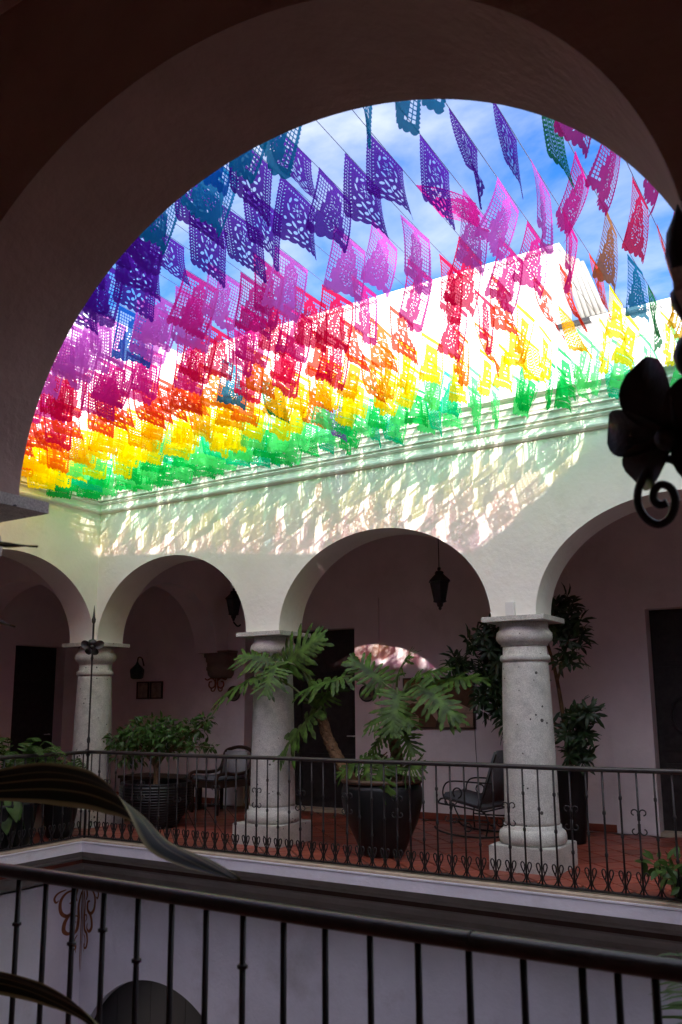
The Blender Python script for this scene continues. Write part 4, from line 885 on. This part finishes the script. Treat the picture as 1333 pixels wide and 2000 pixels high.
for b, t, l in (((-.30, 2.42, .22), (-.66, 2.42, .62), .16), ((-.30, 2.42, .22), (-.44, 2.34, .70), .18), ((-.30, 2.42, .22), (-.52, 2.66, .72), .16), ((-.30, 2.42, .22), (-.05, 2.5, .68), .16), ((-.30, 2.42, .22), (-.2, 2.2, .6), .14), ((-.30, 2.44, .22), (-.57, 2.8, .76), .14)):
    frond(b, t, l, 14, .15, .012, R_, .8).build('frond', M['fern'], pm)
# ------------------------------------------------------------------ furniture
W3 = lambda *a: [Vector(p) for p in a]
rc = local(thing('rocking_chair', 'wrought iron rocking chair with grey cushions by the back wall', 'rocking chair', (-3.98, 9.40, 0), None, math.radians(-6)))
def it(name, tubes, r=.010, m='iron'):
    mb = MB()
    for p in tubes: mb.tube(spline(p, 5), r, 7)
    return mb.build(name, M[m], rc)
for s in (-.27, .27):
    it('rocker', [[(-.42, s, .09), (-.36, s, .045), (-.15, s, .012), (.15, s, .010), (.42, s, .045), (.55, s, .11)]], .011)
    it('armrest', [[(-.24, s, .34), (-.30, s, .46), (-.26, s, .57), (-.14, s, .605), (.15, s, .60), (.34, s, .60)], [(-.10, s, .42)]+[(-.11+.055*math.cos(a), s, .475+.055*math.sin(a)) for a in (-.9, -.2, .5, 1.2, 1.9, 2.6, 3.3, 4.0)]], .009)
    it('leg', [[(-.17, s, .36), (-.21, s, .2), (-.20, s, .03)], [(-.17, s, .36), (-.08, s, .20), (.02, s, .19)], [(-.20, s, .19), (.1, s, .19), (.27, s, .2)], [(.22, s, .30), (.27, s, .18), (.24, s, .03)]], .009)
    it('back_post', [[(.16, s, .30), (.26, s, .55), (.40, s, .92)]], .011)
it('seat_frame', [[(-.33, -.27, .40), (-.36, -.27, .36), (-.30, -.27, .345), (0, -.27, .32), (.22, -.27, .29)], [(-.33, .27, .40), (-.36, .27, .36), (-.30, .27, .345), (0, .27, .32), (.22, .27, .29)], [(-.33, -.27, .40), (-.34, 0, .40), (-.33, .27, .40)], [(.22, -.27, .29), (.22, .27, .29)]], .010)
for q_ in [[(0, .28, .1)]+[(.02+.045*math.cos(a), .28, .11+.045*math.sin(a)) for a in (3.4, 4.2, 5, 5.8, 6.6, 7.4, 8.2)], [(.13+.045*math.cos(a), .28, .11+.045*math.sin(a)) for a in (2.4, 3.4, 4.2, 5, 5.8, 6.6, 7.4, 8.2)], [(0, -.28, .1)]+[(.02+.045*math.cos(a), -.28, .11+.045*math.sin(a)) for a in (3.4, 4.2, 5, 5.8, 6.6, 7.4, 8.2)]]: it('scroll', [q_], .008)
def pad(name, c, d, rot, m, par, bul=.35):
    bm = bmesh.new(); bmesh.ops.create_cube(bm, size=1)
    for v in bm.verts: v.co = Vector((v.co.x*d[0], v.co.y*d[1], v.co.z*d[2]))
    bmesh.ops.bevel(bm, geom=bm.edges[:], offset=min(d)*bul, segments=3, affect='EDGES')
    for v in bm.verts: v.co = Vector(c)+Matrix.Rotation(rot, 3, 'Y') @ v.co
    me = bpy.data.meshes.new(name); bm.to_mesh(me); bm.free()
    for p in me.polygons: p.use_smooth = True
    me.materials.append(m); return link(name, me, par)
pad('seat_cushion', (-.05, 0, .385), (.56, .52, .075), math.radians(11), M['cush'], rc)
pad('back_cushion', (.29, 0, .66), (.075, .52, .62), math.radians(20), M['cush'], rc)
ac = local(thing('armchair', 'dark wooden armchair with a pale back cushion near the far corner', 'armchair', (-7.93, 9.55, 0), None, math.radians(78)))
def wbox(par, name, boxes, m='wood', rot=None):
    mb = MB()
    for c, d in boxes: mb.box(c, d)
    return mb.build(name, M[m], par)
for x in (-.26, .26):
    for y in (-.28, .28):
        mb = MB(); mb.tube([(x, y, 0), (x*1.0, y, .40)], [.022, .030], 8); mb.build('leg', M['wood'], ac)
wbox(ac, 'seat', [((0, 0, .40), (.62, .62, .09))])
mb = MB(); mb.tube(spline([(.26, -.30, .40), (.30, -.31, .62), (.34, -.30, .80), (.37, -.15, .86), (.37, 0, .875), (.37, .15, .86), (.34, .30, .80), (.30, .31, .62), (.26, .30, .40)], 6), .026, 8); mb.build('back_frame', M['wood'], ac)
for s in (-1, 1):
    mb = MB(); mb.tube(spline([(-.30, s*.31, .40), (-.30, s*.31, .50), (-.20, s*.31, .545), (.05, s*.31, .53), (.24, s*.31, .56), (.32, s*.31, .72)], 5), .024, 8); mb.build('armrest', M['wood'], ac)
pad('back_cushion', (.27, 0, .63), (.09, .48, .40), math.radians(10), M['cushw'], ac); pad('seat_cushion', (-.02, 0, .465), (.54, .54, .06), 0, M['cush'], ac)
tb = local(thing('low_table', 'low dark wooden table behind the ribbed pot', 'table', (-8.95, 9.45, 0)))
wbox(tb, 'tabletop', [((0, 0, .45), (1.15, .6, .04))])
wbox(tb, 'apron', [((0, -.27, .385), (1.05, .03, .085)), ((0, .27, .385), (1.05, .03, .085))])
for x in (-.52, .52):
    for y in (-.25, .25): wbox(tb, 'leg', [((x, y, .215), (.055, .055, .43))])
# ------------------------------------------------------------------ things on the walls
def plaque(label, x, z, txt, fmap=None):
    t = thing('number_plaque', label, 'house number', (x, 10.285, z))
    mb = MB(); n = 32; e = lambda a, k: (x+.125*k*math.cos(a), z+.115*k*math.sin(a))
    mb.prism([e(2*math.pi*i/n, 1) for i in range(n)], lambda u, w, zz: (u, w, zz), 10.262, 10.2855); mb.build('disc', M['ceramic'], t, recalc=True)
    mb = MB(); mb.tube([(e(2*math.pi*i/n, .93)[0], 10.260, e(2*math.pi*i/n, .93)[1]) for i in range(n+1)], .011, 6); mb.build('rim', M['ink'], t)
    cu = bpy.data.curves.new('number', 'FONT'); cu.body = txt; cu.size = .135; cu.align_x = 'CENTER'; cu.align_y = 'CENTER'; cu.extrude = .004; cu.shear = .25; cu.offset = .003
    o = bpy.data.objects.new('number', cu); COL.objects.link(o); dg = bpy.context.evaluated_depsgraph_get(); me = bpy.data.meshes.new_from_object(o.evaluated_get(dg)); bpy.data.objects.remove(o)
    me.transform(Matrix.Translation((x, 10.257, z)) @ Matrix.Rotation(math.pi/2, 4, 'X')); me.materials.clear(); me.materials.append(M['ink']); link('number', me, t)
plaque('round brown house number 21 left of the wide doorway', -8.276, 1.645, '21'); plaque('round brown house number 12 right of the wide doorway', -5.93, 1.62, '12')
# landscape picture
pc = thing('painting', 'long brown landscape painting of tree and house behind the philodendron', 'painting', (-4.86, 10.29, 1.16))
x0, x1, z0, z1 = -5.36, -4.36, 1.165, 1.80
PN = [mat('paint_'+n, c, .7, .2, .25, 9) for n, c in (('pale_ground', (.55, .38, .27)), ('dark_hill', (.13, .065, .035)), ('brown_roof', (.22, .11, .06)), ('wall_tan', (.48, .32, .24)), ('umber', (.05, .025, .018)), ('line', (.14, .07, .05)))]
mb = MB(); mb.box(((x0+x1)/2, 10.282, (z0+z1)/2), (x1-x0+.03, .032, z1-z0+.03)); mb.build('board', M['wood'], pc)
def art(polys):
    for k, (mi, poly) in enumerate(polys):
        y = 10.2655-.0016*k; mb = MB(); mb.prism(poly, lambda u, w, z: (x0+u*(x1-x0), y+w, z0+z*(z1-z0)), 0, .0012); mb.build('painted_shape', PN[mi], pc, recalc=True)
art([(0, [(.01, .01), (.99, .01), (.99, .99), (.01, .99)]), (2, [(.01, .62), (.25, .78), (.5, .66), (.75, .82), (.99, .7), (.99, .99), (.01, .99)]), (1, [(.6, .46), (.7, .56), (.99, .36), (.99, .82), (.6, .8)]),
     (1, [(.01, .01), (.52, .01), (.5, .1), (.30, .48), (.12, .5), (.01, .4)]), (3, [(.54, .02), (.99, .02), (.99, .38), (.8, .44), (.56, .40)]), (5, [(.54, .285), (.99, .29), (.99, .30), (.54, .295)]), (5, [(.88, .02), (.888, .02), (.888, .29), (.88, .29)]), (5, [(.75, .2), (.756, .2), (.756, .29), (.75, .29)]),
     (4, [(.46, .01), (.54, .01), (.555, .2), (.56, .34), (.60, .46), (.575, .47), (.54, .36), (.50, .42), (.44, .44), (.43, .41), (.49, .36), (.50, .2)]), (3, [(.1, .05), (.22, .05), (.22, .22), (.16, .3), (.1, .22)]), (4, [(.66, .06), (.70, .06), (.725, .15), (.72, .22), (.64, .22), (.635, .15)]), (4, [(.80, .11), (.83, .11), (.845, .17), (.84, .21), (.79, .21), (.785, .17)]), (5, [(.25, .03), (.27, .03), (.27, .2), (.25, .2)]), (5, [(.33, .03), (.35, .03), (.35, .16), (.33, .16)])])
# lanterns
def lantern(t, x, y, z, s=1):
    mb = MB(); mb.lathe([(.005, .26), (.02, .255), (.025, .235), (.015, .22), (.045, .21), (.06, .19), (.05, .18), (.135, .10), (.14, .085), (.12, .08)], (x, y, z), 6, False); mb.build('lamp_roof', M['iron'], t)
    for k in range(6):
        a = math.pi/3*k; mb = MB(); mb.tube([(x+.118*math.cos(a), y+.118*math.sin(a), z+.085), (x+.07*math.cos(a), y+.07*math.sin(a), z-.14)], .006, 5); mb.build('bar', M['iron'], t)
    mb = MB(); mb.lathe([(.112, .08), (.066, -.138)], (x, y, z), 6, False); mb.build('glass', M['glass'], t)
    mb = MB(); mb.lathe([(.075, -.135), (.08, -.15), (.04, -.165), (.035, -.20), (.018, -.215), (.02, -.235), (.004, -.25)], (x, y, z), 10); mb.build('finial', M['iron'], t)
ln = thing('hanging_lantern', 'iron lantern hanging on a chain in the middle arch', 'lantern', (-4.20, 9.0, 3.06)); lantern(ln, -4.20, 9.0, 2.80)
mb = MB(); mb.tube([(-4.20, 9.0, 3.05), (-4.20, 9.0, 3.95)], .006, 5); mb.build('chain', M['iron'], ln)
sc = thing('wall_lantern', 'dark wall lantern beside the pilaster, left of the philodendron column', 'lantern', (-8.2, 10.3, 3.2)); lantern(sc, -8.17, 10.10, 2.98)
mb = MB(); mb.tube(spline([(-8.17, 10.29, 2.7), (-8.17, 10.2, 2.66), (-8.17, 10.1, 2.72)], 5), .012, 6); mb.box((-8.17, 10.288, 2.72), (.08, .02, .2)); mb.build('bracket', M['iron'], sc)
gl = thing('wall_lantern', 'small greenish lantern above two little frames in the far corner', 'lantern', (-10.2, 10.3, 2.0))
mb = MB(); mb.lathe([(.07, .0), (.10, .02), (.115, .13), (.11, .16), (.03, .24), (.012, .28)], (-10.2, 10.14, 1.90), 8, False); mb.build('lamp_body', M['green'], gl)
mb = MB(); mb.tube(spline([(-10.2, 10.29, 2.12), (-10.2, 10.24, 2.24), (-10.2, 10.16, 2.25), (-10.2, 10.14, 2.17)], 5), .012, 6); mb.build('bracket', M['iron'], gl)
for lb, xx in (('little dark framed print, left one of a pair in the corner', -10.20), ('little dark framed print, right one of a pair in the corner', -9.90)):
    fr = thing('picture_frame', lb, 'picture', (xx, 10.29, 1.6), 'pair of small framed prints')
    mb = MB()
    for c, d in (((xx, 10.285, 1.59), (.27, .028, .022)), ((xx, 10.285, 1.85), (.27, .028, .022)), ((xx-.124, 10.285, 1.72), (.022, .026, .26)), ((xx+.124, 10.285, 1.72), (.022, .026, .26))): mb.box(c, d)
    mb.build('frame', M['wood'], fr); mb = MB(); mb.box((xx, 10.292, 1.72), (.23, .012, .24)); mb.build('print', M['print'], fr)
# stone corbel with an iron scroll under the crossing arch
co = thing('stone_corbel', 'moulded stone corbel with iron scrollwork under the crossing arch', 'corbel', (-8.62, 10.1, 2.26))
mb = MB()
mb.lathe([(.30, 2.258), (.30, 2.205), (.272, 2.19), (.268, 2.13), (.25, 2.12), (.25, 2.06), (.262, 2.045), (.262, 2.01), (.245, 1.99), (.235, 1.93), (.19, 1.88), (.02, 1.875)], (-8.52, 10.30, 0), 28, True, cap=False); mb.box((-8.52, 10.17, 2.275), (.62, .3, .03))
mb.build('corbel_block', M['corbel'], co)
for s in (-1, 1):
    mb = MB()
    mb.tube(spline([(-8.52+s*.21, 10.12, 1.88)]+[(-8.52+s*(.10+.08*math.cos(a)*k), 10.14, 1.80+.08*math.sin(a)*k) for a, k in ((.6, 1.2), (1.6, 1.0), (2.6, 1.0), (3.6, 1.0), (4.6, .9), (5.6, .7), (6.8, .5), (8, .35))], 4), .011, 6)
    mb.tube(spline([(-8.52+s*.02, 10.15, 1.88), (-8.52+s*.02, 10.15, 1.76), (-8.52+s*.05, 10.15, 1.69), (-8.52+s*.10, 10.15, 1.69), (-8.52+s*.11, 10.15, 1.73)], 4), .010, 6)
    mb.build('scroll', M['rust'], co)
sx = thing('sensor_box', 'small white box on the pillar above the nearest capital', 'sensor', (-2.82, YA, 2.3))
mb = MB(); mb.box((-2.815, YA-.022, 2.35), (.085, .042, .125)); mb.build('housing', M['plastic'], sx); mb = MB(); mb.box((-2.815, YA-.045, 2.35), (.06, .004, .10)); mb.build('lid', M['plastic'], sx)
cb = thing('wall_cable', 'thin cable with a small end hanging below the painting', 'cable', (-4.36, 10.29, .52))
mb = MB(); mb.tube([(-4.365, 10.293, 1.16), (-4.36, 10.292, .9), (-4.345, 10.293, .55)], .004, 5); mb.build('wire', M['cable'], cb); mb = MB(); mb.lathe([(.008, -.02), (.014, 0), (.008, .02)], (-4.345, 10.29, .53), 8); mb.build('plug', M['plastic'], cb)
ou = thing('wall_outlet', 'small pale wall outlet low beside the rocking chair', 'outlet', (-4.92, 10.29, .28))
mb = MB(); mb.box((-4.92, 10.294, .28), (.09, .012, .15)); mb.build('plate', M['plastic'], ou); mb = MB(); mb.box((-4.92, 10.287, .31), (.03, .006, .03)); mb.box((-4.92, 10.287, .25), (.03, .006, .03)); mb.build('socket', M['cable'], ou)
# rust red ornament painted into the corner of the lower walls
orn = thing('painted_ornament', 'rust red scroll ornament painted in the lower wall corner', 'wall ornament', (XB+.155, YA-.155, -1.0))
def ornament(fm, name):
    mb = MB(); U = .155
    def line(pts, w0, w1):
        w0 *= .72; w1 *= .72
        p = spline([Vector((a, b, 0)) for a, b in pts], 6); n = len(p); o = len(mb.v)
        for i, q in enumerate(p):
            t = (p[min(i+1, n-1)]-p[max(i-1, 0)]).normalized(); s = Vector((-t.y, t.x, 0)); w = (w0+(w1-w0)*i/(n-1))*.5*(1.5*math.sin(math.pi*min(1, (i+1)/n))**.5+.1)
            for g in (-1, 1): a = q+s*g*w; mb.v += [fm(a.x, .0025, a.y), fm(a.x, .0005, a.y)]
        for i in range(n-1):
            a = o+i*4; mb.face((a, a+2, a+6, a+4)); mb.face((a, a+4, a+5, a+1)); mb.face((a+2, a+3, a+7, a+6))
    line([(.035, -.62), (.10, -.66), (.20, -.68), (.26, -.76), (.25, -.88), (.18, -.94), (.11, -.90), (.11, -.82), (.16, -.80)], .02, .045)
    line([(.15, -.93), (.20, -1.0), (.21, -1.09), (.16, -1.14), (.11, -1.11), (.12, -1.05)], .05, .02)
    line([(.02, -.70), (.05, -.85), (.045, -1.0), (.06, -1.12), (.11, -1.17), (.13, -1.25), (.11, -1.32), (.07, -1.33), (.06, -1.28)], .03, .03)
    line([(.03, -1.0), (.08, -.96), (.10, -1.0), (.07, -1.04)], .015, .012); line([(.012, -.6), (.012, -1.2), (.010, -1.6)], .012, .006); line([(.20, -.64), (.29, -.66), (.33, -.71), (.31, -.76), (.28, -.74)], .02, .02)
    line([(.07, -.66), (.09, -.74), (.07, -.80)], .03, .02); line([(.05, -1.18), (.08, -1.24), (.06, -1.38)], .012, .008)
    return mb.build(name, M['rust'], orn)
ornament(lambda u, w, z: (XB+.155+u*.78, YA-.155-w, z), 'scroll_painting'); ornament(lambda u, w, z: (XB+.155+w, YA-.155-u*1.3, z), 'scroll_painting')
